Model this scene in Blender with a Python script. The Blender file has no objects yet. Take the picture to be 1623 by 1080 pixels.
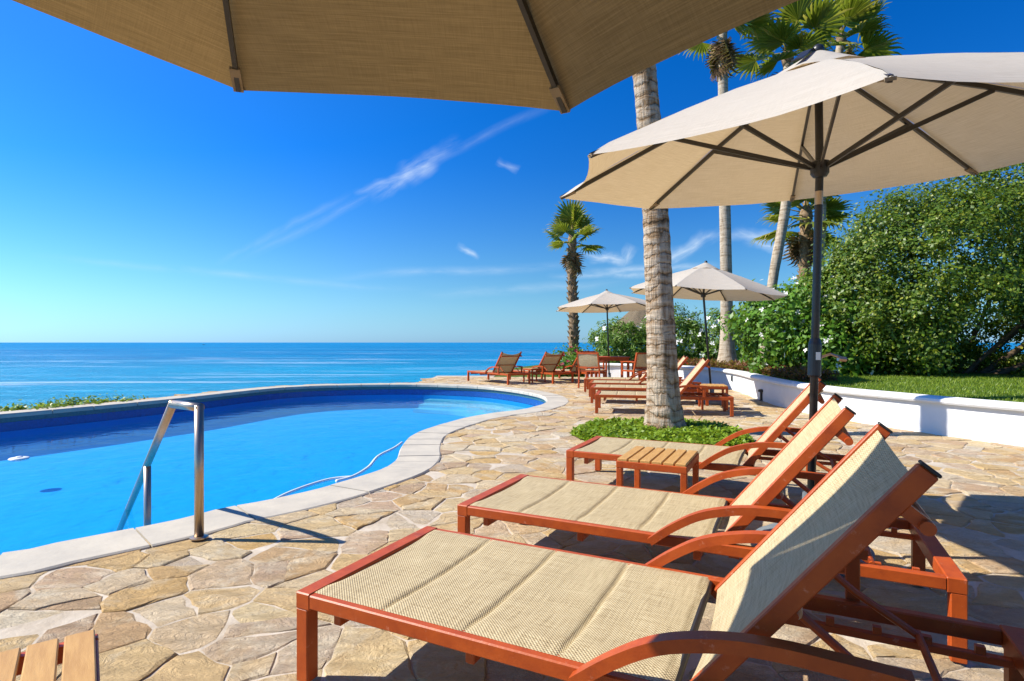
import bpy, bmesh, math, random
from mathutils import Vector, Matrix, noise
R = math.radians
rnd = random.Random(7)
sc = bpy.context.scene
COL = sc.collection
# ------------------------------------------------------------------ camera, sky, sun, exposure
F, CX, CY, EYE = 901.7, 811.5, 543.0, 1.1           # photo pixels; used to turn photo pixels into directions
cam = bpy.data.cameras.new('camera'); cam.lens = 20; cam.sensor_width = 36
cam.clip_start = 0.05; cam.clip_end = 90000; cam.shift_y = 3 / 1623
camo = bpy.data.objects.new('camera', cam); COL.objects.link(camo)
camo.location = (0, 0, EYE); camo.rotation_euler = (R(90), 0, 0)
sc.camera = camo
SUN = Vector((-0.80, 0.035, 0.745)).normalized()
sun = bpy.data.lights.new('sun', 'SUN'); sun.energy = 5.0; sun.angle = R(0.53); sun.color = (1, .94, .84)
suno = bpy.data.objects.new('sun', sun); COL.objects.link(suno)
suno.rotation_euler = (-SUN).to_track_quat('-Z', 'Y').to_euler(); suno.location = (-8, 1, 9)
world = bpy.data.worlds.new('World'); sc.world = world; world.use_nodes = True
sc.view_settings.view_transform = 'Standard'; sc.view_settings.look = 'None'
sc.view_settings.exposure = 0.8; sc.view_settings.gamma = 1

class NT:
    """small helper around a node tree"""
    def __init__(s, tree): s.t = tree; s.n = tree.nodes; s.l = tree.links
    def new(s, typ, **kw):
        n = s.n.new(typ)
        for k, v in kw.items():
            if k.startswith('i_'):
                key = k[2:]; key = int(key) if key.isdigit() else key.replace('_', ' ')
                s.put(n.inputs[key], v)
            else: setattr(n, k, v)
        return n
    def put(s, sock, v):
        if isinstance(v, bpy.types.NodeSocket): s.l.new(v, sock)
        else: sock.default_value = v
    def math(s, op, a, b=None, c=None, clamp=False):
        n = s.n.new('ShaderNodeMath'); n.operation = op; n.use_clamp = clamp
        s.put(n.inputs[0], a)
        if b is not None: s.put(n.inputs[1], b)
        if c is not None: s.put(n.inputs[2], c)
        return n.outputs[0]
    def mix(s, f, a, b, blend='MIX'):
        n = s.n.new('ShaderNodeMix'); n.data_type = 'RGBA'; n.blend_type = blend
        s.put(n.inputs[0], f); s.put(n.inputs[6], a if isinstance(a, bpy.types.NodeSocket) else (*a[:3], 1)); s.put(n.inputs[7], b if isinstance(b, bpy.types.NodeSocket) else (*b[:3], 1))
        return n.outputs[2]
    def ramp(s, f, stops, interp='LINEAR'):
        n = s.n.new('ShaderNodeValToRGB'); n.color_ramp.interpolation = interp; e = n.color_ramp.elements
        while len(e) < len(stops): e.new(0.5)
        for q, (p, c) in zip(e, stops):
            q.position = p; q.color = (*c[:3], 1) if hasattr(c, '__len__') else (c, c, c, 1)
        s.put(n.inputs[0], f); return n.outputs[0]
    def noise(s, vec, scale, detail=3, rough=.55, dist=0):
        n = s.n.new('ShaderNodeTexNoise'); n.inputs['Scale'].default_value = scale; n.inputs['Detail'].default_value = detail
        n.inputs['Roughness'].default_value = rough; n.inputs['Distortion'].default_value = dist
        if vec is not None: s.l.new(vec, n.inputs['Vector'])
        return n.outputs['Fac']
    def mapping(s, vec, scale=(1, 1, 1), rot=(0, 0, 0), loc=(0, 0, 0)):
        n = s.n.new('ShaderNodeMapping'); s.l.new(vec, n.inputs[0])
        n.inputs['Scale'].default_value = scale; n.inputs['Rotation'].default_value = rot; n.inputs['Location'].default_value = loc
        return n.outputs[0]

# sky: physical sky, a little more saturated, with thin cirrus laid out over the directions of the dome
w = NT(world.node_tree); w.n.clear()
sky = w.new('ShaderNodeTexSky', sky_type='NISHITA', sun_disc=False)
sky.sun_elevation = math.asin(SUN.z); sky.sun_rotation = math.atan2(SUN.x, SUN.y)
sky.altitude = 10; sky.air_density = 1.0; sky.dust_density = 0.3; sky.ozone_density = 3.0
hs = w.new('ShaderNodeHueSaturation', i_Saturation=1.55, i_Color=sky.outputs[0])
tc = w.new('ShaderNodeTexCoord'); sp = w.new('ShaderNodeSeparateXYZ', i_0=tc.outputs['Generated'])
yy = w.math('MAXIMUM', sp.outputs[1], 0.05)
u = w.math('DIVIDE', sp.outputs[0], yy); v = w.math('DIVIDE', sp.outputs[2], yy)
cmb = w.new('ShaderNodeCombineXYZ', i_0=u, i_1=v)
def streak(pu, pv, ang, length, width, soft_noise, strength, seed):
    """an elongated wisp: centre, slope, half length, half width in direction space"""
    m = w.mapping(cmb.outputs[0], loc=(-pu, -pv, 0)); m = w.mapping(m, rot=(0, 0, -ang))
    s_ = w.new('ShaderNodeSeparateXYZ', i_0=m)
    wob = w.noise(w.mapping(m, loc=(seed, 0, 0)), 6 / max(length, .05) * .25, 2)
    yw = w.math('ADD', s_.outputs[1], w.math('MULTIPLY', w.math('SUBTRACT', wob, .5), width * 2.2))
    a = w.math('SUBTRACT', 1, w.math('ABSOLUTE', w.math('DIVIDE', yw, width)), clamp=True)
    b = w.math('SUBTRACT', 1, w.math('POWER', w.math('ABSOLUTE', w.math('DIVIDE', s_.outputs[0], length)), 2), clamp=True)
    nz = w.noise(w.mapping(m, scale=(.25, 1, 1), loc=(seed * 3, seed, 0)), soft_noise, 7, .65, .4)
    nz = w.math('MULTIPLY', w.math('SUBTRACT', nz, .32), 2.6, clamp=True)
    return w.math('MULTIPLY', w.math('MULTIPLY', w.math('POWER', a, 1.3), b), w.math('MULTIPLY', nz, strength))
cl = None
for a in [(-.19, .29, R(27), .34, .012, 26, .32, 1), (-.17, .305, R(33), .10, .022, 34, 1.0, 4), (-.40, .20, R(28), .14, .010, 24, .28, 9), (-.215, .285, R(20), .07, .010, 40, .8, 17),
          (-.077, .160, R(-28), .024, .008, 60, 1.0, 3), (-.008, .31, R(-30), .022, .010, 60, .7, 8), (-.10, .125, R(3), .25, .012, 30, .4, 5), (-.5, .12, R(-5), .35, .010, 30, .3, 6), (.03, .095, R(4), .2, .012, 30, .35, 12),
          (.165, .150, R(-8), .05, .016, 40, 1.3, 7), (.20, .148, R(62), .028, .014, 40, 1.3, 15), (.30, .160, R(27), .085, .018, 34, 1.3, 10), (.24, .128, R(3), .13, .010, 34, 1.0, 14), (.44, .186, R(-4), .075, .018, 30, 1.4, 11), (.46, .165, R(-16), .06, .014, 36, 1.1, 18), (.58, .13, R(5), .1, .02, 20, .7, 13), (.18, .118, R(1), .12, .008, 34, .9, 19)]:
    s1 = streak(*a); cl = s1 if cl is None else w.math('MAXIMUM', cl, s1)
front = w.math('GREATER_THAN', sp.outputs[1], 0.06)
cl = w.math('MULTIPLY', cl, front, clamp=True)
tint = w.mix(1.0, hs.outputs[0], (.24, .82, 1.22), 'MULTIPLY')
bw = w.new('ShaderNodeRGBToBW', i_0=sky.outputs[0]).outputs[0]
air = w.mix(1.0, w.mix(1.0, (1, 1, 1), bw, 'MULTIPLY'), (.46, .80, 1.10), 'MULTIPLY')          # pale sea air low over the horizon
dt = w.new('ShaderNodeVectorMath', operation='DOT_PRODUCT', i_0=tc.outputs['Generated'], i_1=tuple(SUN)).outputs['Value']
aure = w.math('MULTIPLY', w.math('POWER', w.math('MAXIMUM', dt, 0.0), 1.6), .62)                 # bright air round the sun
low = w.math('POWER', w.math('SUBTRACT', 1, w.math('ABSOLUTE', sp.outputs[2]), clamp=True), 7)
gain = w.math('ADD', 1.0, w.math('MULTIPLY', w.math('POWER', w.math('MINIMUM', w.math('MAXIMUM', dt, 0.0), .7), 1.2), .65))
tint = w.mix(w.math('MAXIMUM', low, w.math('MULTIPLY', aure, .4)), tint, air)
tint = w.mix(1.0, tint, w.mix(1.0, (1, 1, 1), gain, 'MULTIPLY'), 'MULTIPLY')
skyc = w.mix(w.math('MULTIPLY', cl, .75), tint, (6.5, 7.6, 8.6))
bg = w.new('ShaderNodeBackground', i_Color=skyc, i_Strength=0.074)
wo = w.new('ShaderNodeOutputWorld'); w.l.new(bg.outputs[0], wo.inputs[0])

# ------------------------------------------------------------------ helpers
def at(px, py, z=0.0):
    """photo pixel -> point on the horizontal plane at height z"""
    Y = (EYE - z) * F / (py - CY); return Vector(((px - CX) / F * Y, Y, z))
def atY(px, py, Y):
    return Vector(((px - CX) / F * Y, Y, EYE - (py - CY) / F * Y))
class MB:
    def __init__(s): s.v = []; s.f = []; s.smooth = True
    def box(s, x0, x1, y0, y1, z0, z1, b=0.0, M=None):
        if b <= 0:
            c = [(x, y, z) for z in (z0, z1) for y in (y0, y1) for x in (x0, x1)]
            q = [(0, 2, 3, 1), (4, 5, 7, 6), (0, 1, 5, 4), (2, 6, 7, 3), (0, 4, 6, 2), (1, 3, 7, 5)]
        else:
            bm = bmesh.new(); bmesh.ops.create_cube(bm, size=1)
            for vv in bm.verts: vv.co = Vector(((x0 + x1) / 2 + vv.co.x * (x1 - x0), (y0 + y1) / 2 + vv.co.y * (y1 - y0), (z0 + z1) / 2 + vv.co.z * (z1 - z0)))
            bmesh.ops.bevel(bm, geom=bm.edges[:], offset=b, segments=1, affect='EDGES')
            bm.verts.index_update(); c = [tuple(vv.co) for vv in bm.verts]; q = [tuple(x.index for x in ff.verts) for ff in bm.faces]; bm.free()
        s.add(c, q, M); return s
    def add(s, c, q, M=None):
        o = len(s.v)
        s.v += [tuple(M @ Vector(p)) if M else tuple(p) for p in c]; s.f += [tuple(i + o for i in ff) for ff in q]; return s
    def tube(s, pts, rad, n=10, cap=True, flat=None):
        """tube along pts; rad a number or list; flat=(wy,wz) gives a rectangular section"""
        pts = [Vector(p) for p in pts]; m = len(pts); o = len(s.v)
        prev = None
        for i, p in enumerate(pts):
            d = (pts[min(i + 1, m - 1)] - pts[max(i - 1, 0)]).normalized()
            if prev is None:
                up = Vector((0, 0, 1)) if abs(d.z) < .95 else Vector((0, 1, 0)); a = d.cross(up).normalized()
            else: a = (prev - d * prev.dot(d)).normalized()
            b = a.cross(d).normalized(); prev = a
            r = rad[i] if hasattr(rad, '__len__') else rad
            if flat:
                wy, wz = flat
                for sy, sz in ((-1, -1), (1, -1), (1, 1), (-1, 1)): s.v.append(tuple(p + a * (sy * wy / 2) + b * (sz * wz / 2)))
            else:
                for k in range(n):
                    t = 2 * math.pi * k / n; s.v.append(tuple(p + (a * math.cos(t) + b * math.sin(t)) * r))
        if flat: n = 4
        for i in range(m - 1):
            for k in range(n):
                k2 = (k + 1) % n
                s.f.append((o + i * n + k, o + i * n + k2, o + (i + 1) * n + k2, o + (i + 1) * n + k))
        if cap: s.f.append(tuple(o + k for k in range(n))[::-1]); s.f.append(tuple(o + (m - 1) * n + k for k in range(n)))
        return s
    def lathe(s, prof, n=24, c=(0, 0, 0), cap=True):
        o = len(s.v)
        for r, z in prof:
            for k in range(n):
                t = 2 * math.pi * k / n; s.v.append((c[0] + r * math.cos(t), c[1] + r * math.sin(t), c[2] + z))
        for i in range(len(prof) - 1):
            for k in range(n):
                k2 = (k + 1) % n; s.f.append((o + i * n + k, o + i * n + k2, o + (i + 1) * n + k2, o + (i + 1) * n + k))
        if cap: s.f.append(tuple(o + k for k in range(n))[::-1]); s.f.append(tuple(o + (len(prof) - 1) * n + k for k in range(n)))
        return s
    def mesh(s, name, smooth=False):
        me = bpy.data.meshes.new(name); me.from_pydata(s.v, [], s.f); me.validate(); me.update()
        if smooth:
            for p in me.polygons: p.use_smooth = True
        return me
    def build(s, name, mat, parent=None, smooth=False, auto=False):
        me = s.mesh(name, smooth)
        bm = bmesh.new(); bm.from_mesh(me); bmesh.ops.recalc_face_normals(bm, faces=bm.faces[:]); bm.to_mesh(me); bm.free()
        return link(name, me, mat, parent)
def link(name, me, mat, parent=None):
    if mat and not me.materials: me.materials.append(mat)
    o = bpy.data.objects.new(name, me); COL.objects.link(o)
    if parent: o.parent = parent
    return o
def empty(name, loc=(0, 0, 0), rz=0.0):
    o = bpy.data.objects.new(name, None); o.empty_display_size = .1; COL.objects.link(o)
    o.location = loc; o.rotation_euler = (0, 0, rz); return o
def tag(o, label=None, cat=None, group=None, kind=None):
    if label: o['label'] = label
    if cat: o['category'] = cat
    if group: o['group'] = group
    if kind: o['kind'] = kind
    return o
KIDS = {}
def copy_tree(o, parent=None):
    c = o.copy(); COL.objects.link(c); c.parent = parent
    for ch in [x for x in list(COL.objects) if x.parent == o]: copy_tree(ch, c)
    return c
def catmull(P, n=8, closed=False):
    P = [Vector(p) for p in P]; out = []; m = len(P)
    for i in range(m if closed else m - 1):
        if closed: a, b, c, d = P[(i - 1) % m], P[i], P[(i + 1) % m], P[(i + 2) % m]
        else: a, b, c, d = P[max(i - 1, 0)], P[i], P[i + 1], P[min(i + 2, m - 1)]
        for k in range(n):
            t = k / n; out.append(.5 * ((2 * b) + (c - a) * t + (2 * a - 5 * b + 4 * c - d) * t * t + (3 * b - a - 3 * c + d) * t ** 3))
    if not closed: out.append(P[-1])
    return out
def resample(P, step, closed=False):
    Q = list(P) + ([P[0]] if closed else []); L = [0]
    for a, b in zip(Q, Q[1:]): L.append(L[-1] + (b - a).length)
    n = max(2, round(L[-1] / step)); out = []; j = 0
    for k in range(n if closed else n + 1):
        t = L[-1] * k / n
        while j < len(L) - 2 and L[j + 1] < t: j += 1
        q = (t - L[j]) / max(1e-9, L[j + 1] - L[j]); out.append(Q[j].lerp(Q[j + 1], q))
    return out
def inside(p, poly):
    x, y = p[0], p[1]; c = False; n = len(poly)
    for i in range(n):
        a = poly[i]; b = poly[i - 1]
        if (a[1] > y) != (b[1] > y) and x < (b[0] - a[0]) * (y - a[1]) / (b[1] - a[1]) + a[0]: c = not c
    return c
def nearest(p, poly):
    best = None; n = len(poly); P = Vector((p[0], p[1]))
    for i in range(n):
        a = Vector(poly[i][:2]); b = Vector(poly[(i + 1) % n][:2]); d = b - a
        t = max(0, min(1, (P - a).dot(d) / max(1e-12, d.dot(d)))); q = a + d * t; e = (P - q).length
        if best is None or e < best[0]: best = (e, q)
    return best
def fill_poly(loops, z, name):
    bm = bmesh.new(); es = []
    for lp in loops:
        vs = [bm.verts.new((p[0], p[1], z)) for p in lp]
        for i in range(len(vs)): es.append(bm.edges.new((vs[i], vs[(i + 1) % len(vs)])))
    bmesh.ops.triangle_fill(bm, use_beauty=True, use_dissolve=False, edges=es)
    for f in bm.faces:
        if f.normal.z < 0: f.normal_flip()
    me = bpy.data.meshes.new(name); bm.to_mesh(me); bm.free(); return me

# ------------------------------------------------------------------ materials
def mat(name, base, rough=.6, var=.0, scale=8, bump=0.0, bscale=40, spec=.4, metal=0, col2=None, coord='Object', stretch=(1, 1, 1), detail=5):
    K = .82; base = tuple(x * K for x in base); col2 = tuple(x * K for x in col2) if col2 else None
    m = bpy.data.materials.new(name); m.use_nodes = True; t = NT(m.node_tree)
    p = t.n['Principled BSDF']; p.inputs['Roughness'].default_value = rough; p.inputs['Metallic'].default_value = metal
    p.inputs['Specular IOR Level'].default_value = spec
    c = t.new('ShaderNodeTexCoord').outputs[coord]
    if stretch != (1, 1, 1): c = t.mapping(c, scale=stretch)
    if var > 0 or col2:
        nz = t.noise(c, scale, detail, .6)
        b2 = col2 or tuple(x * (1 - var) for x in base); b1 = base if col2 else tuple(min(1, x * (1 + var)) for x in base)
        t.put(p.inputs['Base Color'], t.mix(t.math('MULTIPLY', t.math('SUBTRACT', nz, .3), 2.5, clamp=True), b1, b2))
    else: p.inputs['Base Color'].default_value = (*base, 1)
    if bump > 0:
        bn = t.new('ShaderNodeBump', i_Strength=1.0, i_Distance=bump, i_Height=t.noise(c, bscale, 6, .65)); t.l.new(bn.outputs[0], p.inputs['Normal'])
    m['t'] = 0
    return m
M = {}
M['frame'] = mat('terracotta_paint', (.52, .095, .013), .42, .22, 14, .0006, 120, .3, col2=(.38, .06, .010))
M['cap'] = mat('black_cap', (.02, .018, .016), .5, .2, 30)
M['dark_metal'] = mat('dark_metal', (.022, .021, .022), .38, .25, 25, .0003, 200, .5)
M['rib_metal'] = mat('rib_metal', (.035, .03, .026), .4, .2, 25, 0, 1, .5)
M['steel'] = mat('brushed_steel', (.56, .44, .33), .36, .12, 60, .0002, 300, .5, 1.0, stretch=(1, 1, .05))
M['teak'] = mat('teak_slat', (.62, .36, .115), .5, .3, 6, .0006, 60, .35, col2=(.47, .25, .07), stretch=(14, 1.5, 8))
M['plaster'] = mat('white_plaster', (.80, .80, .79), .8, .05, 3, .002, 30, .2)
M['coping'] = mat('coping_stone', (.60, .54, .43), .8, .16, 4, .002, 35, .25, col2=(.46, .42, .35), detail=9)
M['mortar'] = mat('mortar', (.66, .58, .47), .9, .25, 5, .008, 24, .15, col2=(.44, .36, .26), detail=9)
M['concrete'] = mat('grey_base', (.17, .20, .22), .6, .2, 12, .001, 60)
M['soil'] = mat('soil', (.10, .065, .035), .95, .4, 4, .02, 20, .1)
M['lawn'] = mat('lawn_ground', (.10, .17, .025), .95, .35, 2.5, .02, 60, .1, col2=(.06, .12, .02))
M['cliff'] = mat('cliff_rock', (.30, .24, .17), .9, .4, .6, .1, 2, .2)
M['tile_blue'] = mat('pool_tile_dark_blue', (.008, .075, .32), .25, .3, 30, .001, 40, .5)
M['coping_shade'] = mat('coping_shade_teal', (.05, .15, .17), .35, .3, 30, .001, 40, .5)  # dark teal paints in the shade on the coping's inner face
M['pool_wall'] = mat('pool_plaster_blue', (.012, .41, .86), .7, .02, 3, 0, 1, .2)
M['step_white'] = mat('pool_step', (.32, .62, .82), .7, .06, 3, 0, 1, .2)
M['hose'] = mat('white_plastic', (.78, .82, .82), .4, .05, 10)
M['thatch'] = mat('thatch', (.22, .17, .11), .95, .4, 18, .03, 30, .1, stretch=(6, 6, 1))
M['bark_grey'] = None
M['stone'] = None

def wear(m, colr, scale, lo, amt, stretch=(1, 1, 1)):
    t = NT(m.node_tree); p = t.n['Principled BSDF']; src = p.inputs['Base Color'].links[0].from_socket
    c = t.mapping(t.new('ShaderNodeTexCoord').outputs['Object'], scale=stretch)
    f = t.math('MULTIPLY', t.math('MULTIPLY', t.math('SUBTRACT', t.noise(c, scale, 8, .75), lo), 9, clamp=True), amt)
    t.put(p.inputs['Base Color'], t.mix(f, src, colr)); return m
wear(M['frame'], (.62, .30, .19), 22, .60, .6); wear(M['frame'], (.20, .04, .012), 7, .58, .5)
wear(M['plaster'], (.52, .50, .45), 5, .60, .35, (1, 1, .35)); wear(M['coping'], (.33, .29, .23), 9, .60, .4)
wear(M['teak'], (.30, .17, .06), 5, .58, .5, (12, 1, 6))
def stone_mat():
    m = bpy.data.materials.new('flagstone'); m.use_nodes = True; t = NT(m.node_tree); p = t.n['Principled BSDF']
    a = t.new('ShaderNodeAttribute', attribute_name='rnd').outputs['Fac']
    c = t.new('ShaderNodeTexCoord').outputs['Object']
    off = t.new('ShaderNodeCombineXYZ', i_0=t.math('MULTIPLY', a, 37), i_1=t.math('MULTIPLY', a, 91), i_2=0.0)
    cv = t.new('ShaderNodeVectorMath', operation='ADD', i_0=c, i_1=off.outputs[0]).outputs[0]
    base = t.ramp(a, [(0, (.68, .54, .32)), (.16, (.62, .43, .20)), (.30, (.70, .60, .44)), (.42, (.55, .35, .16)), (.54, (.56, .40, .28)), (.64, (.66, .52, .32)), (.76, (.62, .40, .15)), (.86, (.46, .32, .21)), (1, (.64, .58, .47))], 'LINEAR')
    blot = t.noise(cv, 5, 7, .65, .6)
    base = t.mix(t.math('MULTIPLY', t.math('SUBTRACT', blot, .47), 3.0, clamp=True), base, (.56, .39, .20))
    pale = t.noise(cv, 3.1, 8, .7, 1.0)
    base = t.mix(t.math('MULTIPLY', t.math('SUBTRACT', pale, .49), 4.0, clamp=True), base, (.72, .64, .49))
    fine = t.noise(cv, 45, 6, .7)
    base = t.mix(t.math('MULTIPLY', t.math('SUBTRACT', fine, .5), 1.6, clamp=True), base, (.33, .22, .12))
    base = t.mix(1.0, base, (.80, .785, .74), 'MULTIPLY')
    t.put(p.inputs['Base Color'], base); p.inputs['Roughness'].default_value = .82; p.inputs['Specular IOR Level'].default_value = .25
    lay = t.noise(t.mapping(cv, scale=(1, 2.2, 1), rot=(0, 0, .5)), 6, 8, .68, 1.4)     # cleft layers
    led = t.math('DIVIDE', t.math('FLOOR', t.math('MULTIPLY', t.noise(t.mapping(cv, scale=(1, 1.6, 1), rot=(0, 0, .9)), 4.5, 7, .6, .8), 9)), 9)      # split layers leave small ledges
    st = t.math('ADD', t.math('ADD', t.math('MULTIPLY', lay, .8), t.math('MULTIPLY', led, .55)), t.math('MULTIPLY', t.noise(cv, 70, 5, .7), .16))
    bn = t.new('ShaderNodeBump', i_Strength=1.0, i_Distance=.045, i_Height=st); t.l.new(bn.outputs[0], p.inputs['Normal'])
    return m
M['stone'] = stone_mat()

def sling_mat():
    """woven mesh: crossing threads of straw and brown; u,v in metres from a UV map"""
    m = bpy.data.materials.new('woven_sling'); m.use_nodes = True; t = NT(m.node_tree); p = t.n['Principled BSDF']
    uv = t.new('ShaderNodeUVMap').outputs[0]; s = t.new('ShaderNodeSeparateXYZ', i_0=uv)
    k = 2 * math.pi / .0105
    sx = t.math('SINE', t.math('MULTIPLY', s.outputs[0], k)); sy = t.math('SINE', t.math('MULTIPLY', s.outputs[1], k))
    wv = t.math('MULTIPLY', sx, sy)
    n1 = t.noise(t.mapping(uv, scale=(8, 160, 1)), 1, 3); n2 = t.noise(t.mapping(uv, scale=(160, 8, 1)), 1, 3)
    thr = t.math('ADD', t.math('MULTIPLY', wv, .5), t.math('MULTIPLY', t.math('SUBTRACT', t.math('ADD', n1, n2), 1), 1.6))
    col = t.ramp(t.math('ADD', t.math('MULTIPLY', thr, .5), .5), [(0, (.11, .07, .035)), (.27, (.33, .25, .135)), (.55, (.50, .405, .235)), (1, (.61, .52, .33))])
    t.put(p.inputs['Base Color'], col); p.inputs['Roughness'].default_value = .65; p.inputs['Specular IOR Level'].default_value = .25
    bn = t.new('ShaderNodeBump', i_Strength=.8, i_Distance=.0015, i_Height=wv); t.l.new(bn.outputs[0], p.inputs['Normal'])
    tr = t.new('ShaderNodeBsdfTranslucent', i_Color=(.5, .36, .18, 1)); mx = t.new('ShaderNodeMixShader', i_0=.07)
    t.l.new(p.outputs[0], mx.inputs[1]); t.l.new(tr.outputs[0], mx.inputs[2]); t.l.new(mx.outputs[0], t.n['Material Output'].inputs[0])
    return m
M['sling'] = sling_mat()
def canvas_mat(nm, d1, d2, t1, t2, tf):
    m = bpy.data.materials.new(nm); m.use_nodes = True; t = NT(m.node_tree); p = t.n['Principled BSDF']
    uv = t.new('ShaderNodeUVMap').outputs[0]
    n1 = t.noise(t.mapping(uv, scale=(6, 260, 1)), 1, 4, .6); n2 = t.noise(t.mapping(uv, scale=(300, 14, 1)), 1, 3, .6)
    slub = t.math('ADD', t.math('MULTIPLY', n1, .7), t.math('MULTIPLY', n2, .3))
    col = t.mix(t.math('MULTIPLY', t.math('SUBTRACT', slub, .35), 3, clamp=True), d1, d2)
    t.put(p.inputs['Base Color'], col); p.inputs['Roughness'].default_value = .85; p.inputs['Specular IOR Level'].default_value = .15
    soft = t.noise(uv, 3.5, 4, .5, .3)
    bn = t.new('ShaderNodeBump', i_Strength=.7, i_Distance=.006, i_Height=t.math('ADD', soft, t.math('MULTIPLY', slub, .10))); t.l.new(bn.outputs[0], p.inputs['Normal'])
    tr = t.new('ShaderNodeBsdfTranslucent', i_Color=t.mix(.0, t.mix(t.math('MULTIPLY', t.math('SUBTRACT', slub, .35), 3, clamp=True), t1, t2), (1, 1, 1)))
    mx = t.new('ShaderNodeMixShader', i_0=tf)
    t.l.new(p.outputs[0], mx.inputs[1]); t.l.new(tr.outputs[0], mx.inputs[2]); t.l.new(mx.outputs[0], t.n['Material Output'].inputs[0])
    return m
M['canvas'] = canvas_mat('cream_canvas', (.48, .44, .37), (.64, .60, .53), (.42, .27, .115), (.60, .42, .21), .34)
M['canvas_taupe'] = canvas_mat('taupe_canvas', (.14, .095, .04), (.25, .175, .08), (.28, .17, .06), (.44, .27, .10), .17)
def leaf_mat(name, c1, c2, c3=None, trans=.35, rough=.45):
    m = bpy.data.materials.new(name); m.use_nodes = True; t = NT(m.node_tree); p = t.n['Principled BSDF']
    a = t.new('ShaderNodeAttribute', attribute_name='rnd').outputs['Fac']
    c1, c2, c3 = [tuple(x * .85 for x in c) for c in (c1, c2, c3 or c2)]
    col = t.ramp(a, [(0, c1), (.6, c2), (1, c3)])
    t.put(p.inputs['Base Color'], col); p.inputs['Roughness'].default_value = rough; p.inputs['Specular IOR Level'].default_value = .4
    tr = t.new('ShaderNodeBsdfTranslucent', i_Color=t.mix(.35, col, (.35, .42, .02))); mx = t.new('ShaderNodeMixShader', i_0=trans)
    t.l.new(p.outputs[0], mx.inputs[1]); t.l.new(tr.outputs[0], mx.inputs[2]); t.l.new(mx.outputs[0], t.n['Material Output'].inputs[0])
    return m
M['ficus'] = leaf_mat('ficus_leaf', (.03, .085, .005), (.115, .20, .012), (.36, .38, .035), .30)
M['gardenia'] = leaf_mat('broad_leaf', (.06, .16, .012), (.12, .28, .02), (.26, .40, .05))
M['oleander'] = leaf_mat('oleander_leaf', (.08, .17, .02), (.15, .28, .03), (.28, .40, .07))
M['cover'] = leaf_mat('ground_cover_leaf', (.12, .22, .010), (.24, .38, .018), (.42, .50, .04))
M['grass'] = leaf_mat('grass_blade', (.12, .20, .012), (.21, .32, .02), (.34, .42, .04))
M['bronze'] = leaf_mat('bronze_leaf', (.13, .035, .02), (.22, .08, .03), (.20, .17, .05))
M['palm'] = leaf_mat('palm_leaf', (.10, .16, .018), (.24, .28, .03), (.62, .42, .12), .4, .4)
M['dead'] = leaf_mat('dead_frond', (.10, .05, .02), (.22, .12, .05), (.35, .22, .09), .2, .8)
M['flower_white'] = mat('white_petal', (.85, .84, .78), .6, .03, 9)
M['flower_pink'] = mat('pink_petal', (.55, .03, .10), .6, .1, 9)
def bark(name, c1, c2, rings, dist, scar=.24):
    m = bpy.data.materials.new(name); m.use_nodes = True; t = NT(m.node_tree); p = t.n['Principled BSDF']
    c = t.new('ShaderNodeTexCoord').outputs['Object']
    n1 = t.noise(t.mapping(c, scale=(5, 5, 1.2)), 2.2, 8, .7, .5); n2 = t.noise(t.mapping(c, scale=(1.2, 1.2, rings)), 1.6, 6, .65, .8); n3 = t.noise(t.mapping(c, scale=(40, 40, 3)), 1, 5, .6)
    sz = t.new('ShaderNodeSeparateXYZ', i_0=c).outputs[2]
    wob = t.math('ADD', sz, t.math('MULTIPLY', t.noise(t.mapping(c, scale=(3, 3, .8)), 1, 4, .6), .42))
    sc = t.math('POWER', t.math('ABSOLUTE', t.math('SINE', t.math('MULTIPLY', wob, math.pi / .14))), .35)      # thin leaf scars
    f = t.math('ADD', t.math('MULTIPLY', n1, .4), t.math('ADD', t.math('MULTIPLY', n2, .4), t.math('MULTIPLY', n3, .2)))
    f = t.math('SUBTRACT', f, t.math('MULTIPLY', t.math('SUBTRACT', 1, sc), t.math('MULTIPLY', n1, scar)))
    t.put(p.inputs['Base Color'], t.ramp(f, [(.34, tuple(x * .25 for x in c2)), (.43, c2), (.52, c1), (.7, tuple(min(1, x * 1.25) for x in c1))]))
    p.inputs['Roughness'].default_value = .9; p.inputs['Specular IOR Level'].default_value = .15
    bn = t.new('ShaderNodeBump', i_Strength=1.0, i_Distance=dist, i_Height=t.math('ADD', t.math('ADD', n2, t.math('MULTIPLY', sc, scar * 1.8)), t.math('MULTIPLY', n3, .6))); t.l.new(bn.outputs[0], p.inputs['Normal'])
    return m
M['bark'] = bark('palm_bark', (.46, .37, .27), (.27, .17, .09), 8, .05)
M['bark_grey'] = bark('palm_bark_grey', (.42, .35, .26), (.27, .20, .13), 14, .015, .07)
M['boots'] = mat('leaf_boot', (.42, .30, .18), .9, .4, 12, .006, 30, .1, col2=(.14, .08, .04))
M['wood'] = mat('branch_bark', (.16, .11, .07), .9, .3, 8, .01, 30, .1)
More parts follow.
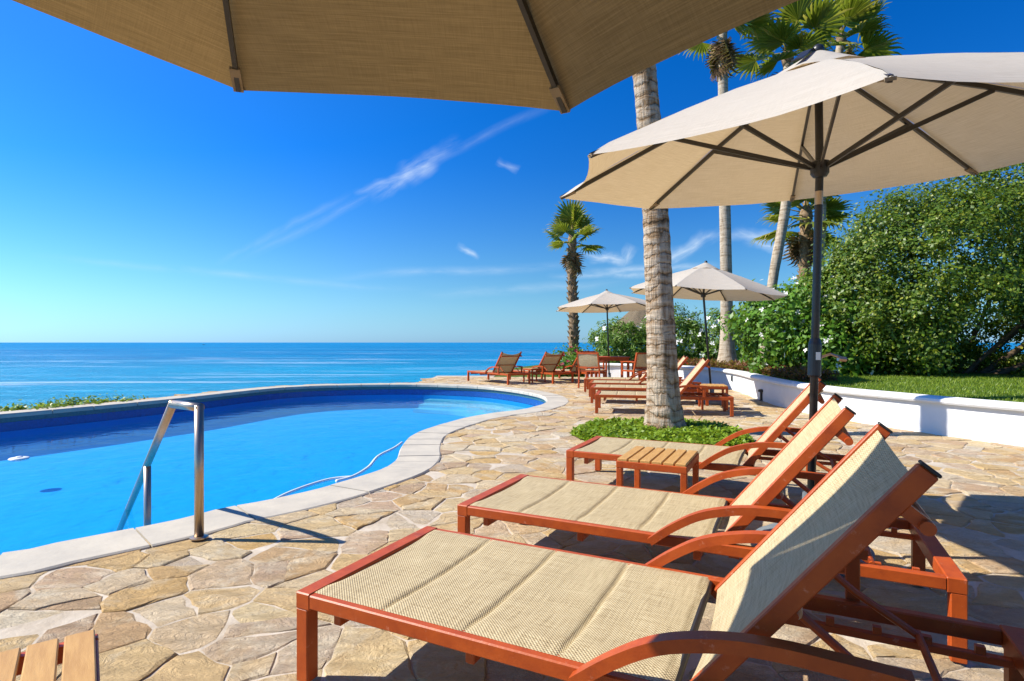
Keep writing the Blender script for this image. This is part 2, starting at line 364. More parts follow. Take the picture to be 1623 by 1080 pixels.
def water_mat():
    m = bpy.data.materials.new('pool_water'); m.use_nodes = True; t = NT(m.node_tree); t.n.remove(t.n['Principled BSDF'])
    c = t.new('ShaderNodeTexCoord').outputs['Object']
    h = t.math('ADD', t.noise(c, 2.2, 3, .5, .3), t.math('MULTIPLY', t.noise(c, 9, 3, .5, .4), .22))
    bn = t.new('ShaderNodeBump', i_Strength=.22, i_Distance=.03, i_Height=h)
    fr = t.new('ShaderNodeFresnel', i_IOR=1.33); t.l.new(bn.outputs[0], fr.inputs['Normal'])
    gl = t.new('ShaderNodeBsdfGlossy', i_Roughness=.02); t.l.new(bn.outputs[0], gl.inputs['Normal'])
    tr = t.new('ShaderNodeBsdfTransparent', i_Color=(.58, .94, 1.0, 1)); mx = t.new('ShaderNodeMixShader')
    t.l.new(t.math('MULTIPLY', fr.outputs[0], .8), mx.inputs[0]); t.l.new(tr.outputs[0], mx.inputs[1]); t.l.new(gl.outputs[0], mx.inputs[2])
    t.l.new(mx.outputs[0], t.n['Material Output'].inputs[0]); return m
M['water'] = water_mat()
def sea_mat():
    m = bpy.data.materials.new('sea_water'); m.use_nodes = True; t = NT(m.node_tree); p = t.n['Principled BSDF']
    c = t.new('ShaderNodeTexCoord').outputs['Object']
    big = t.noise(t.mapping(c, scale=(.004, .012, 1)), 1, 5, .6, .5)
    col = t.mix(t.math('MULTIPLY', t.math('SUBTRACT', big, .35), 3, clamp=True), (.0, .13, .31), (.0, .22, .43))
    sp_ = t.new('ShaderNodeSeparateXYZ', i_0=c); near = t.math('SUBTRACT', 1, t.math('DIVIDE', sp_.outputs[1], 420), clamp=True)
    col = t.mix(t.math('MULTIPLY', near, .8), col, (.0, .34, .52))
    fo = t.noise(t.mapping(c, scale=(.012, .075, 1), rot=(0, 0, -.15)), 1, 9, .62, 1.2)
    patch = t.noise(t.mapping(c, scale=(.002, .008, 1)), 1, 3)
    foam = t.math('MULTIPLY', t.math('MULTIPLY', t.math('SUBTRACT', fo, .535), 12, clamp=True), t.math('MULTIPLY', t.math('SUBTRACT', patch, .42), 6, clamp=True))
    foam = t.math('MULTIPLY', foam, t.math('POWER', t.math('SUBTRACT', 1, t.math('DIVIDE', sp_.outputs[1], 1500), clamp=True), 2))
    col = t.mix(t.math('MULTIPLY', foam, .7), col, (.75, .82, .85))
    t.put(p.inputs['Base Color'], col); p.inputs['Specular IOR Level'].default_value = .22; p.inputs['Roughness'].default_value = .35; p.inputs['IOR'].default_value = 1.33
    h = t.math('ADD', t.math('MULTIPLY', t.noise(t.mapping(c, scale=(.05, .16, 1)), 1, 8, .68, .6), 1.0), t.math('MULTIPLY', t.noise(t.mapping(c, scale=(.012, .03, 1)), 1, 3), 1.5))
    bn = t.new('ShaderNodeBump', i_Strength=1.0, i_Distance=3.2, i_Height=h); t.l.new(bn.outputs[0], p.inputs['Normal'])
    return m
M['sea'] = sea_mat()

def add_rnd(me, vals):
    a = me.attributes.new('rnd', 'FLOAT', 'POINT'); a.data.foreach_set('value', vals)

# ------------------------------------------------------------------ sea, terrain
SEA = -9.0
sx = [-40000, -8000, -2000, -500, -120, 0, 120, 500, 2000, 8000, 40000]; sy = [14, 40, 90, 200, 500, 1500, 5000, 15000, 45000]
mb = MB(); mb.v = [(x, y, SEA) for y in sy for x in sx]
mb.f = [(j * 11 + i, j * 11 + i + 1, (j + 1) * 11 + i + 1, (j + 1) * 11 + i) for j in range(len(sy) - 1) for i in range(10)]
tag(mb.build('sea', M['sea']), 'open blue sea with low foam lines reaching the horizon', kind='structure')

# ------------------------------------------------------------------ pool outline (inner edge of the coping, from the photo's pixels)
PX = [(0, 880), (90, 863), (280, 826), (350, 808), (423, 795), (500, 778), (539, 767), (573, 757), (613, 743), (634, 727), (640, 710), (653, 693), (675, 682), (709, 671), (743, 662), (784, 655), (828, 649.6), (862, 641), (869, 633.5), (854, 625.4), (806, 617), (743, 611.8), (630, 609.3), (460, 613.6), (262, 633.6), (0, 657)]
pool = [at(x, y).to_2d() for x, y in PX] + [Vector(p) for p in [(-8.75, 7.3), (-9.1, 5.6), (-8.5, 3.8), (-6.9, 2.55), (-5.2, 2.2), (-3.7, 2.45)]]
pool = resample(catmull(pool, 10, True), .12, True)
NP = len(pool)
def offset(poly, d):
    out = []
    for i in range(len(poly)):
        t = (poly[(i + 1) % len(poly)] - poly[i - 1]).normalized(); out.append(poly[i] + Vector((t.y, -t.x)) * d)   # ccw polygon: outward
    return out
area = sum(a.x * b.y - b.x * a.y for a, b in zip(pool, pool[1:] + pool[:1]))
if area < 0: pool.reverse()
CW = .38
pool_mid = offset(pool, CW * .55); pool_out = offset(pool, CW)
# far coping outer points used for the terrace's seaward boundary
far_out = [p for p in offset(pool, .62) if (p.y > 7.2 and p.x < -2.6) or p.x < -7.6]
far_out.sort(key=lambda p: math.atan2(p.y - 7, p.x + 3.5) % (2 * math.pi))           # from right-top round to the left
tb = [(-11.5, -5), (9.5, -5), (9.5, 14), (6.5, 17.5), (4, 19.0), (-2.5, 19.0), (-2.5, 16.25)]
tb = [Vector(p) for p in tb] + [p for p in far_out if p.x < -2.7] + [Vector((-11.5, 2.5))]
me = fill_poly([tb, pool_mid], -.012, 'terrace')
tag(link('terrace', me, M['mortar']), 'pale mortar bed of the flagstone terrace', kind='structure')
# land falling to the sea below the terrace
mb = MB(); n = len(tb)
for k, (d, z) in enumerate([(0, -.02), (.25, -1.2), (1.5, -3), (5, -7), (9, -10)]):
    for i in range(n):
        t = (tb[(i + 1) % n] - tb[i - 1]).normalized(); p = tb[i] + Vector((t.y, -t.x)) * d
        j = 0 if k < 2 else .7
        mb.v.append((p.x + rnd.uniform(-j, j), p.y + rnd.uniform(-j, j), z))
for k in range(4):
    for i in range(n): mb.f.append((k * n + i, k * n + (i + 1) % n, (k + 1) * n + (i + 1) % n, (k + 1) * n + i))
tag(mb.build('cliff', M['cliff']), 'rocky slope falling from the terrace to the sea', kind='structure')

# pool shell
WATER = -.255
def wall_band(poly, z0, z1, name, m, parent, d=0.0):
    b = MB(); P = offset(poly, d) if d else poly; n = len(P)
    b.v = [(p.x, p.y, z) for z in (z0, z1) for p in P]
    b.f = [(i, (i + 1) % n, n + (i + 1) % n, n + i) for i in range(n)]
    return b.build(name, m, parent)
poolo = link('pool', fill_poly([offset(pool, .01)], -.62, 'pool_floor'), M['pool_wall'])
tag(poolo, 'curved blue swimming pool with pale stone coping', kind='structure')
wall_band(pool, -.05, -.135, 'coping_shade_band', M['coping_shade'], poolo, .012)  # strip coloured as the shaded coping face, above the real blue tiles
wall_band(pool, -.135, -.275, 'tile_band', M['tile_blue'], poolo, .004)
wall_band(pool, -.275, -.63, 'pool_wall', M['pool_wall'], poolo)
# steps round the right-hand end
seg = [i for i in range(NP) if pool[i].x > -2.2 and pool[i].y > 8.6]
seg.sort(key=lambda i: math.atan2(pool[i].y - 11, pool[i].x + 3))
for d0, d1, z0, z1 in ((-.0, -.34, -.615, -.37), (-.34, -.68, -.615, -.45), (-.68, -1.0, -.615, -.53)):
    b = MB(); A = offset(pool, d0 + .003); B = offset(pool, d1)
    for i in seg: b.v += [(A[i].x, A[i].y, z1), (B[i].x, B[i].y, z1), (B[i].x, B[i].y, z0)]
    for k in range(len(seg) - 1): o = 3 * k; b.f += [(o, o + 1, o + 4, o + 3), (o + 1, o + 2, o + 5, o + 4)]
    b.build('pool_step', M['step_white'], poolo)
me = fill_poly([offset(pool, .008)], WATER, 'pool_water'); tag(link('water', me, M['water']), 'clear blue pool water with soft ripples', kind='structure')

# coping stones, each a slab of its own
i = 0; IN = offset(pool, -.035)
k = 0
while i < NP:
    c0 = pool[i]
    tight = (-1.35 < c0.x < -.7 and 4.7 < c0.y < 8.2) or (c0.x > -.3 and 8.6 < c0.y < 13)
    L = rnd.choice((2, 2, 3)) if tight else rnd.choice((5, 5, 6))
    j = min(i + L, NP); b = MB(); n = (j - i) + 1; g = .006; dz = rnd.uniform(-.002, .002); ins = []
    for q in range(n):
        ii = (i + q) % NP; t = (pool[(ii + 1) % NP] - pool[ii - 1]).normalized(); e = g if q == 0 else (-g if q == n - 1 else 0)
        nv = Vector((t.y, -t.x))
        for d, z in ((-.035, -.06), (-.035, -.012), (-.022, .004 + dz), (CW - .012, .004 + dz), (CW, -.004), (CW, -.06)):
            p = pool[ii] + nv * d + t * e; b.v.append((p.x, p.y, z))
    for q in range(n - 1):
        for r in range(5): b.f.append((q * 6 + r, q * 6 + r + 1, (q + 1) * 6 + r + 1, (q + 1) * 6 + r))
        b.f.append((q * 6 + 5, q * 6, (q + 1) * 6, (q + 1) * 6 + 5))
    b.f += [tuple(range(6)), tuple((n - 1) * 6 + r for r in range(6))[::-1]]
    o = b.build('coping_stone', M['coping'], poolo)
    i = j
# grout under the coping joints
b = MB(); A = offset(pool, -.02); B = offset(pool, CW - .01)
b.v = [(p.x, p.y, -.012) for p in A] + [(p.x, p.y, -.012) for p in B]; b.f = [(i, (i + 1) % NP, NP + (i + 1) % NP, NP + i) for i in range(NP)]
b.build('coping_bed', M['mortar'], poolo)

# planter wall line
WALL = [(9.0, .2), (7.6, 1.8), (6.5, 3.6), (5.85, 5.0), (5.42, 6.0), (5.16, 6.6), (4.95, 7.25), (4.66, 8.25), (4.60, 9.6), (4.82, 11.3), (5.12, 13.1), (5.05, 14.9), (4.4, 16.4), (3.3, 17.4), (2.3, 17.9)]
wall_line = resample(catmull([Vector(p) for p in WALL], 8), .22)
BED = [Vector((1.74 + 1.0 * math.cos(t) * (1 + .06 * math.sin(3 * t)), 6.62 + 1.08 * math.sin(t) * (1 + .05 * math.cos(2 * t)))) for t in [2 * math.pi * k / 40 for k in range(40)]]

# ------------------------------------------------------------------ flagstones: irregular cells, each a slab
def cells():
    sites = []; y = -2.2
    row = 0
    while y < 18.9:
        x = -11.0 + (.2 if row % 2 else 0)
        while x < 9.2:
            
            if rnd.random() > .18: sites.append(Vector((x + rnd.uniform(-.17, .17), y + rnd.uniform(-.135, .135))))
            x += .255
        y += .195; row += 1
    wl = wall_line
    def ok(p):
        if inside(p, pool_mid): return False
        if not inside(p, tb): return False
        if p.y > 18.4: return False
        if inside(p, BED) and nearest(p, BED)[0] > .12: return False
        # right of the wall?
        for a, b_ in zip(wl, wl[1:]):
            if min(a.y, b_.y) <= p.y <= max(a.y, b_.y) and p.y < 16 and p.x > a.x + .2: return False
        if p.x > 7.5 and p.y < 2: return True
        return True
    grid = {}
    for i, p in enumerate(sites): grid.setdefault((int(p.x // .6), int(p.y // .6)), []).append(i)
    out = []
    for i, p in enumerate(sites):
        if not ok(p): continue
        # only what the place around the camera can see
        if p.x < -3.6 and p.y < 1.0 and p.y < -.5: continue
        poly = [p + Vector(q) for q in ((-.7, -.7), (.7, -.7), (.7, .7), (-.7, .7))]
        gx, gy = int(p.x // .6), int(p.y // .6)
        for a in range(gx - 2, gx + 3):
            for c in range(gy - 2, gy + 3):
                for j in grid.get((a, c), ()):
                    if j == i: continue
                    q = sites[j]; m_ = (p + q) / 2; d = q - p; new = []
                    for s in range(len(poly)):
                        A = poly[s]; B = poly[(s + 1) % len(poly)]; da = (A - m_).dot(d); db = (B - m_).dot(d)
                        if da <= 0: new.append(A)
                        if (da < 0) != (db < 0) and da != db: new.append(A + (B - A) * (da / (da - db)))
                    poly = new
                    if len(poly) < 3: break
        if len(poly) >= 3: out.append((p, poly))
    return out
CELLS = cells()
def slab(p, poly, val):
    """irregular outline, worn edge, slightly tilted uneven top"""
    o = []
    n = len(poly); g = rnd.uniform(.001, .008)
    for s in range(n):
        A, B = poly[s], poly[(s + 1) % n]; L = (B - A).length
        if L < .03: continue
        m_ = max(1, int(L / .06))
        for k in range(m_):
            q = A.lerp(B, k / m_)
            w_ = noise.noise(Vector((q.x * 17, q.y * 17, 3.1))) * .022 + rnd.uniform(-.005, .005); w2 = noise.noise(Vector((q.x * 17, q.y * 17, 9.7))) * .022 + rnd.uniform(-.005, .005)
            q = q + Vector((w_, w2)); d = (q - p); q = p + d * (1 - g / max(.05, d.length)); o.append(q)
    if len(o) < 3: return None
    q2 = []
    for q in o:
        if inside(q, pool_mid): q = nearest(q, pool_mid)[1]
        q2.append(q)
    tx, ty, h = rnd.uniform(-.02, .02), rnd.uniform(-.02, .02), rnd.uniform(-.012, -.001)
    def zt(q): return min(0, h + (q - p).x * tx + (q - p).y * ty)
    b = MB(); N = len(q2)
    for q in q2: b.v.append((q.x, q.y, -.03))
    for q in q2: b.v.append((q.x, q.y, zt(q) - rnd.uniform(.002, .008)))
    for q in q2:
        e = p + (q - p) * (1 - rnd.uniform(.004, .018) / max(.06, (q - p).length)); b.v.append((e.x, e.y, zt(e)))
    b.v.append((p.x, p.y, min(0, h + .001)))
    for k in range(N):
        k2 = (k + 1) % N
        b.f += [(k, k2, N + k2, N + k), (N + k, N + k2, 2 * N + k2, 2 * N + k), (2 * N + k, 2 * N + k2, 3 * N)]
    return b
def seen(p):
    if p.y < .9: return 99 + p.length
    x = CX + F * p.x / p.y; y = CY + F * EYE / p.y
    return p.length if -30 < x < 1650 and y < 1110 else 99 + p.length
CELLS.sort(key=lambda c: seen(c[0]))
restv, restf, restr = [], [], []
terr = bpy.data.objects['terrace']
for k, (p, poly) in enumerate(CELLS):
    val = rnd.random(); b = slab(p, poly, val)
    if b is None: continue
    if k < 300:
        me = b.mesh('flagstone'); add_rnd(me, [val] * len(b.v)); link('flagstone', me, M['stone'], terr)
    else:
        o = len(restv); restv += b.v; restf += [tuple(i + o for i in f) for f in b.f]; restr += [val] * len(b.v)
me = bpy.data.meshes.new('flagstones'); me.from_pydata(restv, [], restf); me.update(); add_rnd(me, restr)
tag(link('flagstone_paving', me, M['stone'], terr), kind='stuff')

# ------------------------------------------------------------------ garden ground behind the wall
far_pts = [(32, -6), (32, -2), (32, 1), (32, 3), (32, 5), (32, 7), (32, 9), (32, 12), (32, 15), (32, 20), (30, 26), (26, 34), (18, 38), (10, 38), (3, 38)]
fl = resample(catmull([Vector(p) for p in far_pts], 8), 1); nW = len(wall_line)
fl = [fl[int(i * (len(fl) - 1) / (nW - 1))] for i in range(nW)]
TS = [0, .008, .03, .06, .1, .16, .25, .4, .7, 1]
def gz(d): return 0.41 + .07 * (1 - math.exp(-max(0, d - .2) / 1.5))
mb = MB()
for i in range(nW):
    for t in TS:
        p = wall_line[i].lerp(fl[i], t); mb.v.append((p.x, p.y, gz((fl[i] - wall_line[i]).length * t)))
m_ = len(TS)
for i in range(nW - 1):
    for k in range(m_ - 1): mb.f.append((i * m_ + k, i * m_ + k + 1, (i + 1) * m_ + k + 1, (i + 1) * m_ + k))
garden = tag(mb.build('garden_ground', M['lawn']), 'raised garden ground behind the white wall', kind='structure')
def ground_z(x, y): return gz(min((wall_line[i] - Vector((x, y))).length for i in range(0, nW, 2)))
# lower garden beyond the terrace, where the sea palm stands
mb = MB(); lp = [(-.6, 18.3), (2.4, 18.1), (4, 18.4), (6, 22), (6, 30), (2, 30), (-.2, 24)]
mb.v = [(x, y, -.004) for x, y in lp] + [(x, y, -1.5) for x, y in lp]; n = len(lp); mb.f = [tuple(range(n))] + [(i, (i + 1) % n, n + (i + 1) % n, n + i) for i in range(n)]
tag(mb.build('garden_bank', M['lawn']), 'grass bank at the seaward end of the terrace', kind='structure')
# the white wall with its rounded cap
wroot = empty('planter_wall', (wall_line[nW // 2].x, wall_line[nW // 2].y, 0)); tag(wroot, 'low curved white plaster planter wall with rounded cap', 'wall')
def sweep_wall(prof, name, m, sm=False):
    b = MB(); k = len(prof)
    for i, p in enumerate(wall_line):
        t = (wall_line[min(i + 1, nW - 1)] - wall_line[max(i - 1, 0)]).normalized(); nv = Vector((-t.y, t.x))       # towards the terrace
        for d, z in prof: q = p + nv * d; b.v.append((q.x - wroot.location.x, q.y - wroot.location.y, z))
    for i in range(nW - 1):
        for r in range(k): b.f.append((i * k + r, i * k + (r + 1) % k, (i + 1) * k + (r + 1) % k, (i + 1) * k + r))
    b.f += [tuple(range(k)), tuple((nW - 1) * k + r for r in range(k))[::-1]]
    o = b.build(name, m, wroot, smooth=sm); return o
sweep_wall([(.0, -.03), (.0, .372), (-.22, .372), (-.22, -.03)], 'wall_body', M['plaster'])
sweep_wall([(.055, .375), (.07, .40), (.06, .428), (.02, .445), (-.1, .455), (-.22, .44), (-.26, .41), (-.26, .375)], 'wall_cap', M['plaster'])

# ------------------------------------------------------------------ foliage builders
def leaf_mass(name, pts_fn, count, size, m, parent, elong=1.8, droop=.2):
    """many small folded leaves; pts_fn(rnd) -> (position, outward normal)"""
    vs, fs, rv = [], [], []
    for _ in range(count):
        r = pts_fn()
        if r is None: continue
        p, nrm = r
        d = Vector((rnd.gauss(0, 1), rnd.gauss(0, 1), rnd.gauss(0, 1) - droop)).normalized()
        up = (nrm * .9 + Vector((rnd.gauss(0, .5), rnd.gauss(0, .5), rnd.gauss(0, .5) + .35))).normalized()
        d = (d - up * d.dot(up)); d = d.normalized() if d.length > .05 else Vector((1, 0, 0))
        s = d.cross(up); L = size * rnd.uniform(.6, 1.3); wd = L / elong * .5; o = len(vs)
        vs += [tuple(p), tuple(p + d * L * .5 + s * wd - up * wd * .3), tuple(p + d * L - up * L * .15), tuple(p + d * L * .5 - s * wd - up * wd * .3)]
        fs += [(o, o + 1, o + 2), (o, o + 2, o + 3)]; q = min(1, max(0, rnd.gauss(.5, .22))); rv += [q] * 4
    me = bpy.data.meshes.new(name); me.from_pydata(vs, [], fs); me.update(); add_rnd(me, rv)
    return link(name, me, m, parent)
def clump_fn(ells, per=None, nclump=300, crad=.28, skip=None, origin=Vector((0, 0, 0)), shell=.35, zmin=None):
    """clumps spread over the outer shell of a union of ellipsoids"""
    vol = [e[1][0] * e[1][1] + e[1][0] * e[1][2] + e[1][1] * e[1][2] for e in ells]; cl = []
    tries = 0
    while len(cl) < nclump and tries < nclump * 40:
        tries += 1
        c, r = rnd.choices(ells, vol)[0]
        d = Vector((rnd.gauss(0, 1), rnd.gauss(0, 1), rnd.gauss(0, 1))).normalized()
        bump = 1 + .22 * noise.noise(Vector((d.x * 2.3 + c[0], d.y * 2.3, d.z * 2.3 + c[2]))) + .10 * noise.noise(d * 6)
        k = bump * (1 - shell * rnd.random() ** 2)
        p = Vector((c[0] + d.x * r[0] * k, c[1] + d.y * r[1] * k, c[2] + d.z * r[2] * k))
        if zmin is not None and p.z < zmin: continue
        ok = True
        for c2, r2 in ells:
            if c2 is c: continue
            if sum(((p[a] - c2[a]) / r2[a]) ** 2 for a in range(3)) < .5: ok = False; break
        if not ok or (skip and skip(p)): continue
        cl.append((p, Vector((d.x / r[0], d.y / r[1], d.z / r[2])).normalized(), crad * rnd.uniform(.5, 1.35)))
    def fn():
        p, nr, cr = rnd.choice(cl)
        q = Vector((rnd.gauss(0, .5), rnd.gauss(0, .5), rnd.gauss(0, .42))) * cr
        pp = p + q
        if zmin is not None and pp.z < zmin: pp.z = zmin + rnd.random() * .05
        return pp - origin, (nr + q * .8 / max(cr, .01) * .4).normalized()
    return fn, cl
def shrub(name, label, cat, base, ells, count, size, m, nclump, crad, elong=1.8, flowers=0, fm=None, fsize=.07, stems=7, skip=None, group=None, fl_filter=None, zmin=None):
    root = empty(name, base); tag(root, label, cat, group); B = Vector(base)
    fn, cl = clump_fn(ells, None, nclump, crad, skip, B, zmin=zmin)
    leaf_mass('foliage', fn, count, size, m, root, elong)
    b = MB()
    for k in range(stems):
        p, nr, cr = rnd.choice(cl); e = p - B; e2 = Vector((e.x * .85, e.y * .85, e.z * .85))
        s0 = Vector((e.x * .12 + rnd.uniform(-.08, .08), e.y * .12 + rnd.uniform(-.08, .08), -.05)); r0 = .012 + .010 * e.length
        mid = s0.lerp(e2, .5) + Vector((rnd.uniform(-.1, .1), rnd.uniform(-.1, .1), .1)) * min(1, e.length)
        b.tube(catmull([s0, mid, e2], 4), [r0 * (1 - .75 * i / 8) for i in range(9)], 6)
    b.build('stem', M['wood'], root, smooth=True)
    if flowers:
        vs, fs = [], []
        cand = [c for c in cl if (c[1].y < .3 or c[1].z > .5) and (not fl_filter or fl_filter(c[0]))] or cl
        for k in range(flowers):
            p, nr, cr = rnd.choice(cand); p = p + nr * cr * rnd.uniform(.4, .9) + Vector((rnd.gauss(0, .4), rnd.gauss(0, .4), rnd.gauss(0, .4))) * cr - B
            a = nr.orthogonal().normalized(); c_ = nr.cross(a)
            for q in range(5):
                t = q * 2 * math.pi / 5 + rnd.random(); o = len(vs); dd = a * math.cos(t) + c_ * math.sin(t); s_ = nr.cross(dd); fsz = fsize * rnd.uniform(.7, 1.2)
                vs += [tuple(p), tuple(p + dd * fsz * .6 + s_ * fsz * .32 + nr * fsz * .2), tuple(p + dd * fsz + nr * fsz * .12), tuple(p + dd * fsz * .6 - s_ * fsz * .32 + nr * fsz * .2)]; fs += [(o, o + 1, o + 2, o + 3)]
        me = bpy.data.meshes.new('blossom'); me.from_pydata(vs, [], fs); me.update(); link('blossom', me, fm, root)
    return root

# ------------------------------------------------------------------ plants
hz0 = ground_z(8.6, 11.4)
def hollow(p): return p.y < 11.6 and p.z < 1.55 + .25 * noise.noise(p * 1.3) and 7.7 < p.x < 9.9 and (p.x - 8.8) ** 2 / 1.1 + (p.z - .9) ** 2 / .5 < 1
shrub('ficus_tree', 'large dense yellow-green tree with dark hollow under its crown', 'tree', (8.9, 11.8, hz0 - .1),
      [((10.6, 11.7, 2.5), (2.9, 2.1, 2.35)), ((8.35, 11.4, 2.15), (2.0, 1.7, 2.0)), ((9.4, 10.9, 1.3), (2.8, 1.0, 1.1)), ((13.3, 11.5, 2.2), (2.4, 2.0, 2.2)), ((7.2, 11.6, 1.7), (1.2, 1.2, 1.35))],
      220000, .072, M['ficus'], 2200, .29, 1.7, stems=13, skip=hollow, zmin=hz0 - .02)
shrub('flowering_bush', 'broad-leaved green bush dotted with white flowers beside the big tree', 'bush', (6.1, 12.2, hz0 - .1),
      [((6.0, 12.2, 1.35), (1.15, 1.0, 1.0)), ((6.9, 11.9, 1.45), (1.1, .9, 1.15)), ((6.6, 11.3, .95), (1.0, .6, .6))],
      20000, .13, M['gardenia'], 420, .26, 2.0, 130, M['flower_white'], .055, stems=12, zmin=hz0 - .02)
ol = [((3.55, 19.0, .85), (1.0, .8, .95), 'rounded oleander bush left of the thick palm trunk, behind the dining chairs', 10), ((5.35, 19.2, 1.0), (1.1, .9, 1.25), 'oleander bush with white flowers just right of the thick palm trunk', 70), ((7.1, 18.6, 1.0), (1.15, .9, 1.2), 'white-flowered oleander bush around the tall palm with flared grey base', 60)]
for c, r, lb, nf in ol:
    z0 = ground_z(c[0], c[1]) if c[0] > 4 else 0
    shrub('oleander_bush', lb, 'bush', (c[0], c[1], z0 - .05), [(c, r), ((c[0] + .5, c[1] - .3, c[2] - .2), (r[0] * .7, r[1] * .7, r[2] * .75))], 7500, .16, M['oleander'], 230, .22, 3.6, nf, M['flower_white'], .09, stems=12, group='oleander bushes behind the terrace', zmin=z0)
shrub('bougainvillea', 'small green bush with pink-red flowers under the seaside palm', 'bush', (1.95, 18.9, -.03), [((1.95, 18.9, .4), (.65, .5, .48)), ((2.5, 19.1, .35), (.5, .4, .42))], 4200, .10, M['gardenia'], 110, .2, 1.8, 40, M['flower_pink'], .07, stems=6, zmin=.0)
# low hedge on the seaward side of the pool at the left
hb = []
for i in range(NP):
    p = pool_out[i]
    if p.y > 7.5 and -9.5 < p.x < -7.1: hb.append(offset(pool, .62)[i] if i % 3 == 0 else None)
hb = [p for p in hb if p]
shrub('low_hedge', 'low bright green hedge along the far pool edge at left', 'hedge', (hb[0].x, hb[0].y, -.3), [((p.x, p.y, -.16), (.42, .35, .20 + .008 * math.sin(i * 2.1))) for i, p in enumerate(hb)], 20000, .065, M['cover'], 380, .12, 1.6, stems=10)
# ground cover round the near palm
root = empty('ground_cover', (1.74, 6.62, 0)); tag(root, 'oval bed of bright green ground cover round the thick palm trunk', 'plants')
def bedfn():
    while True:
        x, y = rnd.uniform(-1.1, 1.1), rnd.uniform(-1.2, 1.2); P = Vector((1.74 + x, 6.62 + y))
        if inside(P, BED): break
    e = nearest(P, BED)[0]; h = .12 * min(1, e / .10 + .15) * (.75 + .35 * noise.noise(Vector((P.x * 5, P.y * 5, 0))))
    return Vector((x, y, max(.005, h * rnd.uniform(.55, 1.05)))), Vector((rnd.gauss(0, .3), rnd.gauss(0, .3), 1)).normalized()
leaf_mass('foliage', bedfn, 17000, .05, M['cover'], root, 1.5, 0)
me = fill_poly([[p - Vector((1.74, 6.62)) for p in BED]], .003, 'soil'); link('soil', me, M['soil'], root)
# bronze edging plants on the wall planter
def strip_plants(name, label, i0, i1, d0, d1, count, m, size, h):
    pts = [i for i in range(nW) if i0 <= wall_line[i].y <= i1 and wall_line[i].x < 9]
    base = wall_line[pts[len(pts) // 2]]; root = empty(name, (base.x, base.y, .41)); tag(root, label, 'plants')
    def fn():
        i = rnd.choice(pts); t = (wall_line[min(i + 1, nW - 1)] - wall_line[max(0, i - 1)]).normalized(); nv = Vector((t.y, -t.x)); d = rnd.uniform(d0, d1)
        p = wall_line[i] + nv * d + t * rnd.uniform(-.12, .12); return Vector((p.x - base.x, p.y - base.y, gz(d) - .41 + h * rnd.random())), Vector((rnd.gauss(0, .6), rnd.gauss(0, .6), .8)).normalized()
    leaf_mass('foliage', fn, count, size, m, root, 3.0, -.8); return root
strip_plants('bronze_plants', 'band of reddish bronze foliage along the top of the white wall', 9.6, 17.2, .3, .95, 7000, M['bronze'], .12, .16)
# lawn blades
vs, fs, rv = [], [], []
while len(vs) < 3 * 60000:
    i = rnd.randrange(nW - 1); y = wall_line[i].y
    if not 2.0 < y < 14: continue
    d = rnd.uniform(.27, 4.6) if y < 10.5 else rnd.uniform(.95, 3)
    t = (wall_line[min(i + 1, nW - 1)] - wall_line[i]).normalized()
    dr = (fl[i] - wall_line[i]).normalized()
    p = wall_line[i] + dr * d + t * rnd.uniform(0, .23)
    z = gz(d) - .004
    a = rnd.random() * 6.28; h = rnd.uniform(.02, .05); wd = .006; lx, ly = rnd.gauss(0, .018), rnd.gauss(0, .018)
    vs += [(p.x - wd * math.cos(a), p.y - wd * math.sin(a), z), (p.x + wd * math.cos(a), p.y + wd * math.sin(a), z), (p.x + lx, p.y + ly, z + h)]; o = len(vs) - 3
    fs.append((o, o + 1, o + 2)); rv += [rnd.random()] * 3
me = bpy.data.meshes.new('grass'); me.from_pydata(vs, [], fs); me.update(); add_rnd(me, rv)
tag(link('grass', me, M['grass']), 'short mown lawn grass behind the white wall', 'grass', kind='stuff')

# ------------------------------------------------------------------ palms
def fan_leaf(seed, dead=False):
    r = random.Random(seed); b = MB(); rv = []
    pl = r.uniform(.45, .65); br = r.uniform(.62, .8); dr = .35 if not dead else .9
    pts = [Vector((pl * t, 0, -.10 * t * t)) for t in (0, .35, .7, 1)]
    b.tube(pts, [.02, .016, .012, .01], 4); rv += [.75 if not dead else .6] * len(b.v)
    h = pts[-1]; N = 22
    for k in range(N):
        a = R(-115 + 230 * k / (N - 1)) + r.uniform(-.03, .03); L = br * (.72 + .28 * math.cos(a * .75)) * r.uniform(.9, 1.05)
        d = Vector((math.cos(a), math.sin(a), .10 * math.cos(2 * a))); s = Vector((-math.sin(a), math.cos(a), 0)); o = len(b.v)
        wv = L * .066; tipz = -dr * L * r.uniform(.35, .8); z1 = -.06 * L
        P = [h, h + d * L * .5 + s * wv + Vector((0, 0, z1)), h + d * L * .5 + Vector((0, 0, z1 + .035)), h + d * L * .5 - s * wv + Vector((0, 0, z1)), h + d * L * .82 + s * wv * .45 + Vector((0, 0, tipz * .35)), h + d * L * .82 - s * wv * .45 + Vector((0, 0, tipz * .35)), h + d * L * (.98 if not dead else .85) + Vector((0, 0, tipz))]
        b.v += [tuple(x) for x in P]; b.f += [(o, o + 1, o + 2), (o, o + 2, o + 3), (o + 1, o + 4, o + 2), (o + 2, o + 4, o + 5), (o + 2, o + 5, o + 3), (o + 4, o + 6, o + 5)]
        q = r.uniform(.1, .7); rv += [q, q, q, q, min(1, q + .15), min(1, q + .15), min(1, q + .45 * r.random() + .2)]
    me = bpy.data.meshes.new('frond'); me.from_pydata(b.v, [], b.f); me.update(); add_rnd(me, rv); me.materials.append(M['dead'] if dead else M['palm']); return me
FAN = [fan_leaf(s) for s in range(5)]; DEADF = [fan_leaf(50 + s, True) for s in range(3)]
